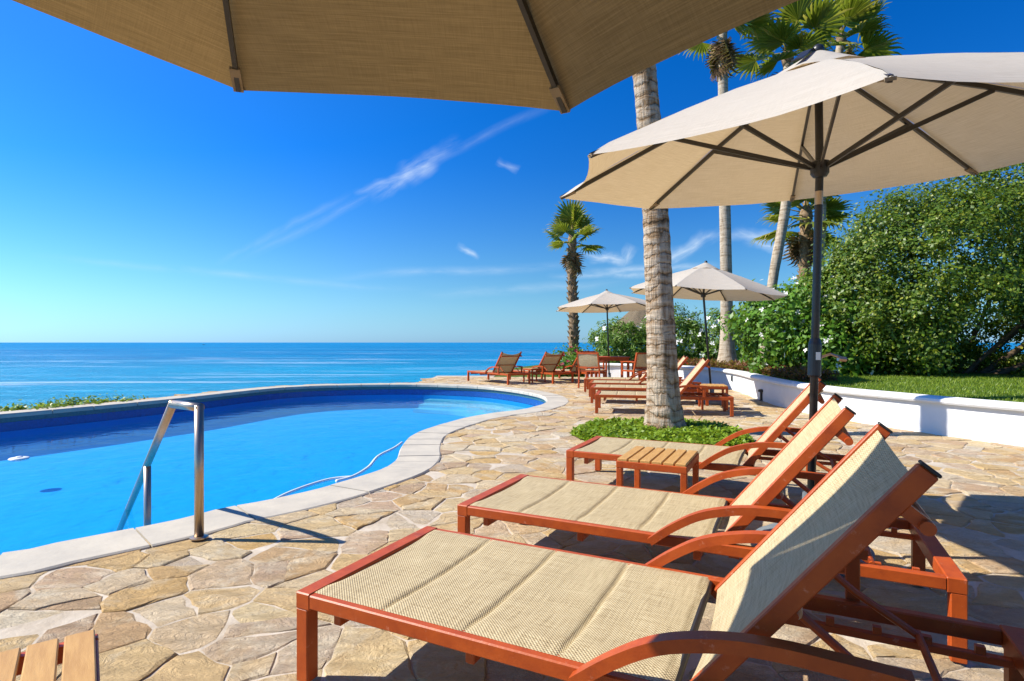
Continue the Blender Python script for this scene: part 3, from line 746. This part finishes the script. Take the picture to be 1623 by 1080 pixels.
def palm(name, label, path, radii, m, crown_r=1.3, fronds=24, skirt=0, boots=0, flare=None, ring=.0, up=.0, group='palm trees'):
    base = Vector(path[0]); root = empty(name, base); tag(root, label, 'palm tree', group)
    P = resample(catmull([Vector(p) - base for p in path], 10), .07 if ring else .2); n = len(P)
    Lt = sum((b_ - a).length for a, b_ in zip(P, P[1:]))
    rr = []
    for i in range(n):
        t = i / (n - 1) * (len(radii) - 1); k = min(int(t), len(radii) - 2); r = radii[k] + (radii[k + 1] - radii[k]) * (t - k)
        z = P[i].z
        if flare: r += flare[0] * math.exp(-z / flare[1])
        if ring: r *= 1 + ring * (.5 * math.sin(i * 2.1) + rnd.uniform(-.5, .5))
        rr.append(r)
    b = MB(); b.tube(P, rr, 20)
    if ring:
        b.v = [(x * (1 + .04 * noise.noise(Vector((x * 4, y * 4, z * 1.2)))), y, z) for x, y, z in b.v]
    b.build('trunk', m, root, smooth=True)
    if boots:
        bb = MB(); k = 0
        zt = P[-1].z
        for q in range(boots):
            t = .12 + .88 * q / boots; i = min(n - 1, int(t * (n - 1))); c = P[i]; a = q * 2.4 + rnd.uniform(-.3, .3); r = rr[i]
            o = Vector((math.cos(a), math.sin(a), 0)); s = Vector((-math.sin(a), math.cos(a), 0)); L = rnd.uniform(.10, .20); w_ = rnd.uniform(.05, .09)
            p0 = c + o * (r * .92); e = c + o * (r + L * .45) + Vector((0, 0, L))
            vs = [p0 + s * w_, p0 - s * w_, e - s * w_ * .5, e + s * w_ * .5, p0 + s * w_ * .8 - o * .03 + Vector((0, 0, L * .5)), p0 - s * w_ * .8 - o * .03 + Vector((0, 0, L * .5))]
            bb.add([tuple(x) for x in vs], [(0, 1, 2, 3), (3, 2, 5, 4), (0, 3, 4), (1, 5, 2), (0, 4, 5, 1)])
        bb.build('leaf_boots', M['boots'], root)['kind'] = 'stuff'
    top = P[-1]
    cb = MB(); cb.lathe([(rr[-1] * .9, -.25), (rr[-1] * 1.25, -.05), (rr[-1] * 1.15, .12), (rr[-1] * .5, .35), (.015, .6)], 12, tuple(top))
    cr = cb.build('crown', M['boots'], root, smooth=True)
    s = crown_r / 1.25
    for k in range(fronds):
        a = k * 2.39996 + rnd.uniform(-.2, .2); f = k / max(1, fronds - 1); el = R(78 - 100 * f ** 1.1 + up) + rnd.uniform(-.12, .12)
        o = bpy.data.objects.new('frond', rnd.choice(FAN)); COL.objects.link(o); o.parent = cr
        sc_ = s * rnd.uniform(.88, 1.1)
        o.matrix_local = Matrix.Translation(top + Vector((0, 0, .18 - .22 * f))) @ Matrix.Rotation(a, 4, 'Z') @ Matrix.Rotation(-el, 4, 'Y') @ Matrix.Rotation(rnd.uniform(-.5, .5), 4, 'X') @ Matrix.Scale(sc_, 4)
    for k in range(skirt):
        a = k * 2.39996 + rnd.uniform(-.2, .2)
        o = bpy.data.objects.new('dead_frond', rnd.choice(DEADF)); COL.objects.link(o); o.parent = cr
        o.matrix_local = Matrix.Translation(top + Vector((0, 0, -.05 - .3 * (k / skirt)))) @ Matrix.Rotation(a, 4, 'Z') @ Matrix.Rotation(R(74 + rnd.uniform(-16, 14)), 4, 'Y') @ Matrix.Rotation(rnd.uniform(-.5, .5), 4, 'X') @ Matrix.Scale(s * rnd.uniform(.6, 1.0), 4)
    return root
palm('palm_tree', 'thick ringed palm trunk rising from the green bed on the terrace', [(1.88, 7.0, 0), (1.83, 7.0, 1.2), (1.76, 7.0, 2.75), (1.62, 7.0, 4.5), (1.45, 7.05, 6.5), (1.3, 7.1, 8.6)], [.195, .165, .152, .142, .14, .14], M['bark'], 1.7, 22, 8, 0, (.09, .28), .035)
zp = ground_z(5.7, 15.2)
palm('palm_tree', 'tall slim palm with brown dead fronds and flared grey base behind the white wall', [(5.76, 15.2, zp - .05), (5.72, 15.2, 3), (5.66, 15.2, 6.2), (5.62, 15.2, 9.5)], [.16, .15, .135, .12], M['bark_grey'], 1.3, 16, 14, 0, (.17, .45), .01, 14)
zp = ground_z(7.2, 16)
palm('palm_tree', 'leaning slim palm whose green crown shows left above the large umbrella', [(7.12, 16, zp - .05), (7.3, 16, 2.6), (7.72, 16, 5.1), (7.85, 16, 7.4), (7.75, 16, 9.1)], [.17, .13, .14, .13, .13], M['bark_grey'], 1.5, 14, 5, 0, (.12, .4), .01)
zp = ground_z(9.3, 17)
palm('palm_tree', 'slim straight palm behind the umbrella pole, its crown highest at upper right', [(9.2, 17.2, zp - .05), (9.32, 17.2, 4), (9.5, 17.2, 7.5), (9.95, 17.2, 10.2)], [.15, .13, .12, .12], M['bark_grey'], 1.6, 14, 5, 0, (.1, .4), .01)
palm('palm_tree', 'shorter palm with shaggy bark, crown just below the large umbrella', [(9.3, 18, zp - .05), (9.25, 18, 2.5), (9.3, 18, 5.1)], [.17, .17, .16], M['boots'], 1.75, 17, 5, 110, None, .0)
palm('palm_tree', 'seaside palm with shaggy trunk standing alone left of the umbrellas', [(2.2, 20.5, -.03), (2.22, 20.5, 1.8), (2.15, 20.5, 3.6), (2.17, 20.5, 4.75)], [.17, .17, .16, .13], M['boots'], 1.2, 14, 7, 120, None, .0, 10)
# thatched hut roof beyond the bushes
root = empty('palapa', (6.15, 27, 0)); tag(root, 'grey thatched hut roof peeping out behind the thick palm trunk', 'hut')
b = MB(); prof = [(1.75, 1.35), (1.72, 1.5), (1.2, 2.05), (.6, 2.55), (.12, 2.9), (.02, 2.95)]
b.lathe(prof, 40); b.v = [(x * (1 + .03 * math.sin(31 * math.atan2(y, x))), y * (1 + .03 * math.sin(27 * math.atan2(y, x))), z + rnd.uniform(-.03, .03)) for x, y, z in b.v]
b.build('roof', M['thatch'], root, smooth=True)
for a in range(4):
    MB().tube([(1.2 * math.cos(a * 1.57 + .7), 1.2 * math.sin(a * 1.57 + .7), -.1), (1.2 * math.cos(a * 1.57 + .7), 1.2 * math.sin(a * 1.57 + .7), 2.0)], .07, 8).build('post', M['wood'], root)

# ------------------------------------------------------------------ umbrellas
def umbrella(name, label, c, zr, phi, tilt, foot, rad=1.4, rise=.515, crank=False, base=True, strap=False, cv='canvas'):
    """c: canopy centre; foot: pole foot; tilt: axis-angle vector (x,y)"""
    root = empty(name, (foot[0], foot[1], 0)); tag(root, label, 'umbrella', 'market umbrellas on the terrace')
    O = Vector((foot[0], foot[1], 0)); ang = math.hypot(*tilt)
    Mt = Matrix.Translation(Vector((c[0], c[1], zr)) - O) @ (Matrix.Rotation(ang, 4, Vector((tilt[0], tilt[1], 0)).normalized()) if ang > 1e-6 else Matrix()) @ Matrix.Rotation(phi, 4, 'Z')
    def dome(r, t=None):                      # height above the rim plane at radius fraction r
        return rise * (1 - r) + .02 * math.sin(math.pi * r)
    NR, NA = 12, 10
    for k in range(8):
        b = MB(); uvs = []
        a0, a1 = k * math.pi / 4, (k + 1) * math.pi / 4
        P0, P1 = Vector((math.cos(a0), math.sin(a0), 0)), Vector((math.cos(a1), math.sin(a1), 0))
        for i in range(NR + 1):
            r = .10 + .90 * i / NR
            for j in range(NA + 1):
                t = j / NA; q = P0.lerp(P1, t); bow = 4 * t * (1 - t)
                rr_ = r * rad * (1 - .045 * bow * r ** 3)
                z = dome(r) - .018 * bow * r + .004 * noise.noise(Vector((q.x * 5 + k, q.y * 5, r * 6)))
                if i == NR: z -= .012
                p = Mt @ Vector((q.x * rr_, q.y * rr_, z)); b.v.append(tuple(p)); uvs.append(((t - .5) * r * rad * .77, r * rad))
        for i in range(NR):
            for j in range(NA): o = i * (NA + 1) + j; b.f.append((o, o + 1, o + NA + 2, o + NA + 1))
        me = b.mesh('canopy_panel', True)
        ul = me.uv_layers.new(name='UVMap')
        for lp in me.loops: ul.data[lp.index].uv = uvs[lp.vertex_index]
        me.materials.append(M[cv]); link('canopy_panel', me, None, root)
        # rib with pocket, strut
        e = Mt @ Vector((P0.x * rad * .992, P0.y * rad * .992, -.014)); s = Mt @ Vector((P0.x * .05, P0.y * .05, rise - .03)); mid = Mt @ Vector((P0.x * rad * .5, P0.y * rad * .5, dome(.5) - .02))
        MB().tube([s, mid, e], 0, flat=(.014, .022)).build('rib', M['rib_metal'], root)
        pk = Mt @ Vector((P0.x * rad * .93, P0.y * rad * .93, dome(.93) - .030)); MB().tube([pk, e + (e - pk) * .06], 0, flat=(.03, .011)).build('pocket', M['canvas_plain'], root)
        st = Mt @ Vector((P0.x * rad * .52, P0.y * rad * .52, dome(.52) - .03)); co = Mt @ Vector((P0.x * .035, P0.y * .035, -.02))
        MB().tube([co, st], 0, flat=(.012, .022)).build('strut', M['rib_metal'], root)
    # vent cap
    b = MB(); uvs = []
    for i in range(4):
        r = .02 + .25 * i / 3
        for k in range(33):
            a = k / 32 * 2 * math.pi; m8 = abs(((k / 4) % 1) - .5) * 2
            rr_ = r * (1 - .06 * (1 - m8)); p = Mt @ Vector((rr_ * math.cos(a), rr_ * math.sin(a), rise + .055 - .55 * r + (.016 * (1 - m8) * i / 3))); b.v.append(tuple(p)); uvs.append((a * .3, r))
    for i in range(3):
        for k in range(32): o = i * 33 + k; b.f.append((o, o + 1, o + 34, o + 33))
    me = b.mesh('vent_cap', True); ul = me.uv_layers.new(name='UVMap')
    for lp in me.loops: ul.data[lp.index].uv = uvs[lp.vertex_index]
    me.materials.append(M[cv]); link('vent_cap', me, None, root)
    top = Mt @ Vector((0, 0, rise + .03)); hub = Mt @ Vector((0, 0, -.02))
    b = MB(); b.tube([Mt @ Vector((0, 0, rise + z)) for z in (.03, .055, .07, .078)], [.028, .03, .022, .01], 10); b.build('finial', M['dark_metal'], root, smooth=True)
    if strap:
        b = MB(); b.tube(catmull([Mt @ Vector(p) for p in ((-.22, -.05, rise - .04), (-.14, -.02, rise + .0), (-.05, .02, rise + .05), (.03, .03, rise + .055), (.10, .05, rise + .02), (.17, .06, rise - .02))], 6), 0, flat=(.05, .008)); b.build('strap', M['dark_metal'], root)
    MB().tube([Vector((0, 0, .05)), hub.lerp(Vector((0, 0, .05)), .3), hub, top], .0195, 16).build('pole', M['dark_metal'], root, smooth=True)
    d = (top - hub).normalized(); MB().tube([hub - d * .05, hub - d * .03, hub + d * .03, hub + d * .035], [.032, .045, .045, .03], 16).build('collar', M['dark_metal'], root)
    if crank:
        pd = (hub - Vector((0, 0, .05))).normalized(); c0 = Vector((0, 0, .05)) + pd * ((1.02 - .05) / pd.z)
        cb = MB().tube([c0 - pd * .10, c0 - pd * .09, c0 + pd * .07, c0 + pd * .10], [.026, .032, .032, .024], 16).build('crank_housing', M['dark_metal'], root)
        MB().tube([c0 + Vector((.02, -.005, .0)), c0 + Vector((.075, -.01, .02)), c0 + Vector((.135, -.01, .0))], .007, 8).tube([c0 + Vector((.115, -.01, -.004)), c0 + Vector((.155, -.01, -.008))], .013, 8).build('crank_handle', M['steel'], cb)
        q = c0 + pd * .01; MB().box(-.012, .012, -.0345, -.0325, -.02, .02, M=Matrix.Translation(q)).build('maker_label', M['hose'], cb)
        q = hub - pd * .16; MB().tube([q - pd * .035, q + pd * .035], .0203, 16).build('pole_sleeve', M['steel'], root)
    if base:
        b = MB(); b.lathe([(.275, 0), (.285, .02), (.285, .055), (.27, .06), (.265, .075), (.24, .085), (.22, .10), (.13, .125), (.06, .135), (.045, .14), (.035, .32), (.021, .32)], 40); b.build('base', M['concrete'], root, smooth=False)
    return root
M['canvas_plain'] = mat('canvas_pocket', (.30, .22, .13), .9, .1, 20)
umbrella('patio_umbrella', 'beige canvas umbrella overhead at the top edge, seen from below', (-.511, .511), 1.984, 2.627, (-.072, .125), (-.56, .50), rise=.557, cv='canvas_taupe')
umbrella('patio_umbrella', 'large cream umbrella with dark pole between the near loungers', (1.594, 2.948), 2.027, .42, (.088, -.062), (1.545, 2.95), crank=True, strap=True)
umbrella('patio_umbrella', 'white umbrella with leaning pole right of the thick palm trunk', (3.45, 10.25), 1.98, .15, (.02, .07), (3.62, 10.3))
umbrella('patio_umbrella', 'far cream umbrella rising from the wooden dining table', (2.44, 14.6), 1.99, .35, (-.03, -.02), (2.5, 14.6), rise=.40)

# ------------------------------------------------------------------ loungers
CL, CWD = 2.04, .74
def uv_grid(b, uvs, name, m, parent):
    me = b.mesh(name, True); ul = me.uv_layers.new(name='UVMap')
    for lp in me.loops: ul.data[lp.index].uv = uvs[lp.vertex_index]
    me.materials.append(m); return link(name, me, None, parent)
def make_lounger():
    root = empty('sun_lounger'); f = M['frame']
    for y in (.0, CWD - .036): MB().box(.058, CL - .058, y, y + .036, .243, .288, .004).build('side_rail', f, root)
    MB().box(0, .06, 0, CWD, .236, .291, .004).build('foot_rail', f, root)
    MB().box(CL - .06, CL, 0, CWD, .236, .291, .004).build('head_rail', f, root)
    for x in (.0, CL - .05):
        for y in (.001, CWD - .051): MB().box(x + .001, x + .049, y, y + .05, 0, .238, .003).build('leg', f, root)
    for x in (.13, .62, 1.13): MB().box(x, x + .03, .034, CWD - .034, .195, .237, .003).build('cross_bar', f, root)
    # seat sling: padded bands between seams
    b = MB(); uvs = []; x0, x1, y0, y1 = .05, 1.195, .024, CWD - .024; NX, NY = 144, 12
    for i in range(NX + 1):
        t = i / NX; x = x0 + (x1 - x0) * t; ph = (t * 4.0) % 1 if t < 1 else 1
        seam = min(ph, 1 - ph) * .285; pad = 1 - math.exp(-seam / .007)
        if t < .02 or t > .98: pad = .6
        for j in range(NY + 1):
            v_ = j / NY; y = y0 + (y1 - y0) * v_; ed = min(v_, 1 - v_); inn = 1 if ed > .07 else 0
            z = .2895 - .018 * (1 - (2 * v_ - 1) ** 4) + .0035 * noise.noise(Vector((x * 7, y * 5, 0))) +   .013 * (pad if inn else .75)
            if j in (0, NY): z = .2885
            if i in (0, NX): z = min(z, .283)
            b.v.append((x, y, z)); uvs.append((x, y))
    for i in range(NX):
        for j in range(NY): o = i * (NY + 1) + j; b.f.append((o, o + 1, o + NY + 2, o + NY + 1))
    uv_grid(b, uvs, 'seat_sling', M['sling'], root)
    MB().tube([(1.195, .03, .272), (1.195, CWD - .03, .272)], .011, 8).build('sling_rod', M['cap'], root)
    # backrest
    ang = R(51.5); hx, hz_ = 1.235, .262; BL = .74; T = Matrix.Translation((hx, 0, hz_)) @ Matrix.Rotation(-ang, 4, 'Y')
    for y in (.042, CWD - .074):
        r_ = MB().box(-.03, BL, y, y + .029, -.021, .021, .003, M=T).build('back_rail', f, root)
        MB().box(BL + .0005, BL + .008, y - .0005, y + .0295, -.0215, .0215, .002, M=T).build('end_cap', M['cap'], r_)
    b = MB(); uvs = []; NX, NY = 30, 14
    for i in range(NX + 1):
        t = i / NX; x = .0 + (BL - .012) * t
        for j in range(NY + 1):
            v_ = j / NY; y = .064 + (CWD - .128) * v_; bow = 1 - (2 * v_ - 1) ** 2
            z = .016 - (.016 + .055 * t ** 2.2) * bow
            p = T @ Vector((x - .03 * bow * t ** 6, y, z)); b.v.append(tuple(p)); uvs.append((x + .3, y))
    for i in range(NX):
        for j in range(NY): o = i * (NY + 1) + j; b.f.append((o, o + 1, o + NY + 2, o + NY + 1))
    uv_grid(b, uvs, 'back_sling', M['sling'], root)
    for k in (.06, .42):
        MB().tube([T @ Vector((BL * k, .072, -.03)), T @ Vector((BL * k, CWD - .072, -.03))], .011, 8).build('back_bar', f, root)
    MB().tube([T @ Vector((BL - .09, .03, -.066)), T @ Vector((BL - .09, CWD - .03, -.066))], .0145, 12).build('head_bar', f, root)
    for y in (.08, CWD - .08):
        for q in (BL - .09,): MB().box(q - .014, q + .014, y - .034 if y < .3 else y + .01, y - .01 if y < .3 else y + .034, -.066, -.0205, M=T).build('bar_bracket', f, root)
    # armrests and their posts
    prof = catmull([Vector((.965, 0, .262)), Vector((1.06, 0, .335)), Vector((1.17, 0, .398)), Vector((1.30, 0, .434)), Vector((1.42, 0, .445)), Vector((1.55, 0, .442)), Vector((1.66, 0, .436))], 5)
    for y in (-.012, CWD + .012):
        ar = MB().tube([p + Vector((0, y, 0)) for p in prof], 0, flat=(.042, .031)).build('armrest', f, root)
        MB().box(1.60, 1.64, y - .016, y + .016, .28, .425, .003).build('arm_post', f, ar)
    # adjusting prop: two struts on notched bars
    for y in (.105, CWD - .13):
        nb = MB().box(1.30, CL - .055, y, y + .025, .226, .247, .002).build('notch_bar', f, root)
        for x in (1.42, 1.54, 1.66, 1.78, 1.90): MB().box(x, x + .022, y + .003, y + .022, .246, .268).build('notch', f, nb)
        MB().box(1.27, 1.31, .03 if y < .3 else y + .004, y + .022 if y < .3 else CWD - .03, .228, .245).build('bar_end', f, nb)
        a = T @ Vector((BL * .42, y + .012, -.032)); e = Vector((1.772, y + .012, .262))
        s_ = MB().tube([a, a.lerp(e, .55) + Vector((-.012, 0, -.006)), e], .011, 8).build('prop_strut', f, root)
        MB().tube([a + Vector((0, -.02, 0)), a + Vector((0, .02, 0))], .017, 10).build('pivot_bolt', M['steel'], s_)
    MB().tube([(1.772, .10, .262), (1.772, CWD - .10, .262)], .011, 8).build('prop_foot', f, root)
    return root
proto = make_lounger(); first = [True]
def lounger(x, y, u, label, group, pick=None):
    o = proto if first[0] else copy_tree(proto); first[0] = False
    o.location = (x, y, 0); o.rotation_euler = (0, 0, math.atan2(u[1], u[0])); tag(o, label, 'lounger', group); return o
U = (.897, -.443); G1 = 'loungers beside the near umbrella'; G2 = 'loungers behind the thick palm trunk'; G3 = 'loungers at the seaward end'
lounger(-.704, 1.85, U, 'nearest sun lounger, its backrest half in shade at lower right', G1)
lounger(-.275, 2.84, U, 'second sun lounger from the camera, umbrella base beside its backrest', G1)
lounger(.405, 4.27, U, 'third sun lounger, with the small slatted table in front of it', G1)
U2 = (.978, -.21)
lounger(1.29, 8.85, U2, 'sun lounger directly behind the thick palm trunk, nearest of its row', G2)
lounger(1.42, 10.3, U2, 'second sun lounger of the row behind the thick palm trunk', G2)
lounger(1.55, 11.5, U2, 'third sun lounger of the row behind the thick palm trunk', G2)
lounger(1.60, 12.65, U2, 'fourth and farthest sun lounger of the row behind the thick palm trunk', G2)
U3 = (.58, -.814)
for k, (x, y, lb) in enumerate([(-1.29, 16.35, 'leftmost sun lounger by the sea, standing out against the water'), (-.10, 16.75, 'second sun lounger from the left by the sea'), (.86, 17.05, 'third sun lounger from the left by the sea, in front of the pink flowers')]):
    lounger(x, y, U3, lb, G3)

# ------------------------------------------------------------------ slatted side tables
def make_table():
    root = empty('side_table'); f = M['frame']; A, B, H = .42, .48, .38
    for y in (-B / 2, B / 2 - .03): MB().box(-A / 2, A / 2, y, y + .03, H - .045, H - .004, .003).build('apron', f, root)
    for x in (-A / 2, A / 2 - .03): MB().box(x + .0005, x + .0295, -B / 2 + .03, B / 2 - .03, H - .045, H - .006, .003).build('apron', f, root)
    for x in (-A / 2 + .001, A / 2 - .037):
        for y in (-B / 2 + .001, B / 2 - .037): MB().box(x, x + .036, y, y + .036, 0, H - .044, .003).build('leg', f, root)
    n = 6; wd = (A - .004) / n
    for k in range(n): MB().box(-A / 2 + .002 + k * wd + .005, -A / 2 + .002 + (k + 1) * wd - .005, -B / 2 + .008, B / 2 - .008, H - .006, H + .012, .003).build('slat', M['teak'], root)
    return root
tp = make_table()
for k, (x, y, rz, lb) in enumerate([(.93, 3.60, math.atan2(U[1], U[0]), 'small slatted teak table between the second and third loungers'), (-1.055, 1.10, math.atan2(.6, .8), 'slatted teak table cut off by the bottom left corner'),
                                   (3.36, 9.52, math.atan2(U2[1], U2[0]), 'slatted teak table at the foot of the leaning umbrella pole'), (.62, 15.75, math.atan2(U3[1], U3[0]), 'small slatted table between the two leftmost seaside loungers')]):
    o = tp if k == 0 else copy_tree(tp); o.location = (x, y, 0); o.rotation_euler = (0, 0, rz); tag(o, lb, 'table', 'slatted side tables')

# ------------------------------------------------------------------ dining set
root = empty('dining_table', (2.5, 14.6, 0)); tag(root, 'square wooden dining table under the far umbrella', 'table')
for k in range(8):
    if k in (3, 4):
        for s in (-1, 1): MB().box(min(s * .035, s * .45), max(s * .035, s * .45), -.45 + k * .1125 + .004, -.45 + (k + 1) * .1125 - .004, .715, .74, .003).build('top_slat', M['frame'], root)
    else: MB().box(-.45, .45, -.45 + k * .1125 + .004, -.45 + (k + 1) * .1125 - .004, .715, .74, .003).build('top_slat', M['frame'], root)
for s in (-1, 1):
    MB().box(-.42, .42, s * .40 - .015, s * .40 + .015, .64, .7145).build('apron', M['frame'], root); MB().box(s * .40 - .015, s * .40 + .015, -.384, .384, .64, .714).build('apron', M['frame'], root)
    for q in (-1, 1): MB().box(s * .40 - .03, s * .40 + .03, q * .40 - .031, q * .40 + .031, 0, .645, .003).build('leg', M['frame'], root)
def make_chair():
    root = empty('dining_chair'); f = M['frame']
    for x in (-.26, .26):
        MB().tube([(x, .26, 0), (x, .24, .42), (x, .24, .62)], 0, flat=(.032, .04)).build('leg', f, root)
        MB().tube([(x, -.24, 0), (x, -.20, .42), (x, -.31, .86)], 0, flat=(.032, .04)).build('leg', f, root)
        MB().tube([(x, .29, .63), (x, .0, .645), (x, -.26, .635)], 0, flat=(.05, .024)).build('armrest', f, root)
        MB().box(x - .015, x + .015, -.2, .23, .40, .435).build('seat_rail', f, root)
    for y, z in ((.225, .415), (-.195, .415)): MB().box(-.245, .245, y - .014, y + .014, z - .018, z + .018).build('seat_rail', f, root)
    MB().box(-.245, .245, -.325, -.295, .82, .86).build('back_rail', f, root); MB().box(-.245, .245, -.242, -.215, .49, .525).build('back_rail', f, root)
    for nm, pts in (('seat_sling', [(.22, .437), (.1, .425), (0, .42), (-.1, .425), (-.19, .437)]), ('back_sling', [(-.228, .51), (-.265, .6), (-.292, .72), (-.312, .84)])):
        b = MB(); uvs = []
        for i, (y, z) in enumerate(pts):
            for x in (-.246, 0, .246): b.v.append((x, y - (.012 if nm[0] == 'b' and x == 0 else 0), z)); uvs.append((x, i * .1))
        for i in range(len(pts) - 1):
            for j in range(2): o = i * 3 + j; b.f.append((o, o + 1, o + 4, o + 3))
        uv_grid(b, uvs, nm, M['sling'], root)
    return root
ch = make_chair()
for k, (x, y, tx, ty, lb) in enumerate([(1.95, 13.78, .5, .85, 'dining chair at the left front of the wooden table, back to camera'), (3.02, 13.72, -.45, .9, 'dining chair at the right front of the wooden table, back to camera'),
                                        (2.15, 15.5, .3, -.9, 'dining chair on the far side of the wooden table'), (3.5, 14.9, -.95, -.2, 'dining chair at the right end of the table, half behind the trunk')]):
    o = ch if k == 0 else copy_tree(ch); o.location = (x, y, 0); o.rotation_euler = (0, 0, math.atan2(ty, tx) - math.pi / 2); tag(o, lb, 'chair', 'dining chairs round the wooden table')

# ------------------------------------------------------------------ pool handrail, hose, float, small fittings
root = empty('pool_handrail', (-1.76, 3.2, 0)); tag(root, 'brushed steel handrail at the near pool edge', 'handrail')
O = Vector((-1.76, 3.2, 0)); c1 = Vector((-1.76, 3.2, .735)) - O; c2 = Vector((-2.0, 3.36, .735)) - O; d = Vector((-.66, .75, -.58))
MB().tube([(0, 0, -.03), c1 + Vector((0, 0, .012))], .0245, 20).build('post', M['steel'], root, smooth=True)
MB().tube([c1 + Vector((.012, -.008, 0)), c2 + Vector((-.008, .006, 0))], .0244, 20).build('top_bar', M['steel'], root, smooth=True)
MB().tube([c2 + Vector((0, 0, .008)), c2 + d * 2.28], .0242, 20).build('sloping_bar', M['steel'], root, smooth=True)
q = c2 + d * .854; MB().tube([(q.x, q.y, q.z - .01), (q.x, q.y, -.63)], .023, 20).build('support_post', M['steel'], root, smooth=True)
MB().lathe([(.048, .0), (.048, .006), (.03, .012)], 24, (0, 0, .001)).build('floor_flange', M['steel'], root)
hp = [at(648, 703, WATER), at(636, 712, WATER), at(612, 725, WATER), at(598, 742, WATER), at(575, 757, WATER), at(548, 765, WATER)]
b = MB(); b.tube(catmull([p + Vector((-.10, .03, .004)) for p in hp], 8), .017, 10)
tag(b.build('pool_hose', M['hose'], smooth=True), 'white hose floating along the inner curve of the pool', 'hose')
b = MB(); b.tube(catmull([at(*p, WATER) + Vector((-.02, .0, .004)) for p in ((432, 797), (462, 782), (500, 768), (530, 760), (560, 757))], 8), .015, 10)
tag(b.build('pool_hose', M['hose'], smooth=True), 'short end of white hose floating left of the longer one', 'hose')
p = at(30, 727, WATER); root = empty('pool_float', (p.x, p.y, WATER)); tag(root, 'small round white float on the pool water at left', 'float')
MB().lathe([(.03, -.03), (.09, -.02), (.10, .0), (.09, .010), (.05, .016)], 24).build('ring', M['hose'], root, smooth=True); MB().lathe([(.035, .014), (.035, .022), (.02, .026)], 16).build('knob', M['hose'], root, smooth=True)
p = at(1207, 635); root = empty('path_light', (p.x, p.y, 0)); tag(root, 'small black path light standing before the white wall', 'lamp')
MB().lathe([(.045, 0), (.045, .01), (.028, .014), (.028, .16)], 16).build('stem', M['dark_metal'], root); MB().lathe([(.05, .16), (.062, .165), (.062, .20), (.03, .215)], 16).build('cap', M['dark_metal'], root)
i = min(range(nW), key=lambda i: abs(wall_line[i].x / wall_line[i].y - (1159 - CX) / F) + (0 if 12 < wall_line[i].y < 15 else 9)); t = (wall_line[i + 1] - wall_line[i]).normalized(); nv = Vector((-t.y, t.x)); q = wall_line[i] + nv * .001
root = empty('wall_outlet', (q.x, q.y, .2)); root.rotation_euler = (0, 0, math.atan2(t.y, t.x)); tag(root, 'small grey outlet box on the shaded part of the white wall', 'outlet')
MB().box(-.05, .05, -.001, .02, 0, .13, .003).build('box', M['concrete'], root); MB().box(-.04, .04, .021, .026, .012, .118, .002).build('cover', M['dark_metal'], root)
# far boat
root = empty('boat', (-1235, 2278, SEA)); tag(root, 'tiny boat far out near the horizon', 'boat')
b = MB(); st = [(-6, .6, .9), (-3, 1.6, 1.0), (2, 1.7, 1.2), (5, 1.0, 1.6), (6.5, .05, 2.0)]
for x, w_, h in st: b.v += [(x, -w_, h), (x, -w_ * .6, -.3), (x, w_ * .6, -.3), (x, w_, h)]
for i in range(4):
    for k in range(4): b.f.append((i * 4 + k, i * 4 + (k + 1) % 4, i * 4 + 4 + (k + 1) % 4, i * 4 + 4 + k))
b.f += [(0, 1, 2, 3), (19, 18, 17, 16)]
b.build('hull', M['dark_metal'], root); MB().box(-3, 1, -1, 1, 1.05, 2.9, .2).build('cabin', M['plaster'], root)
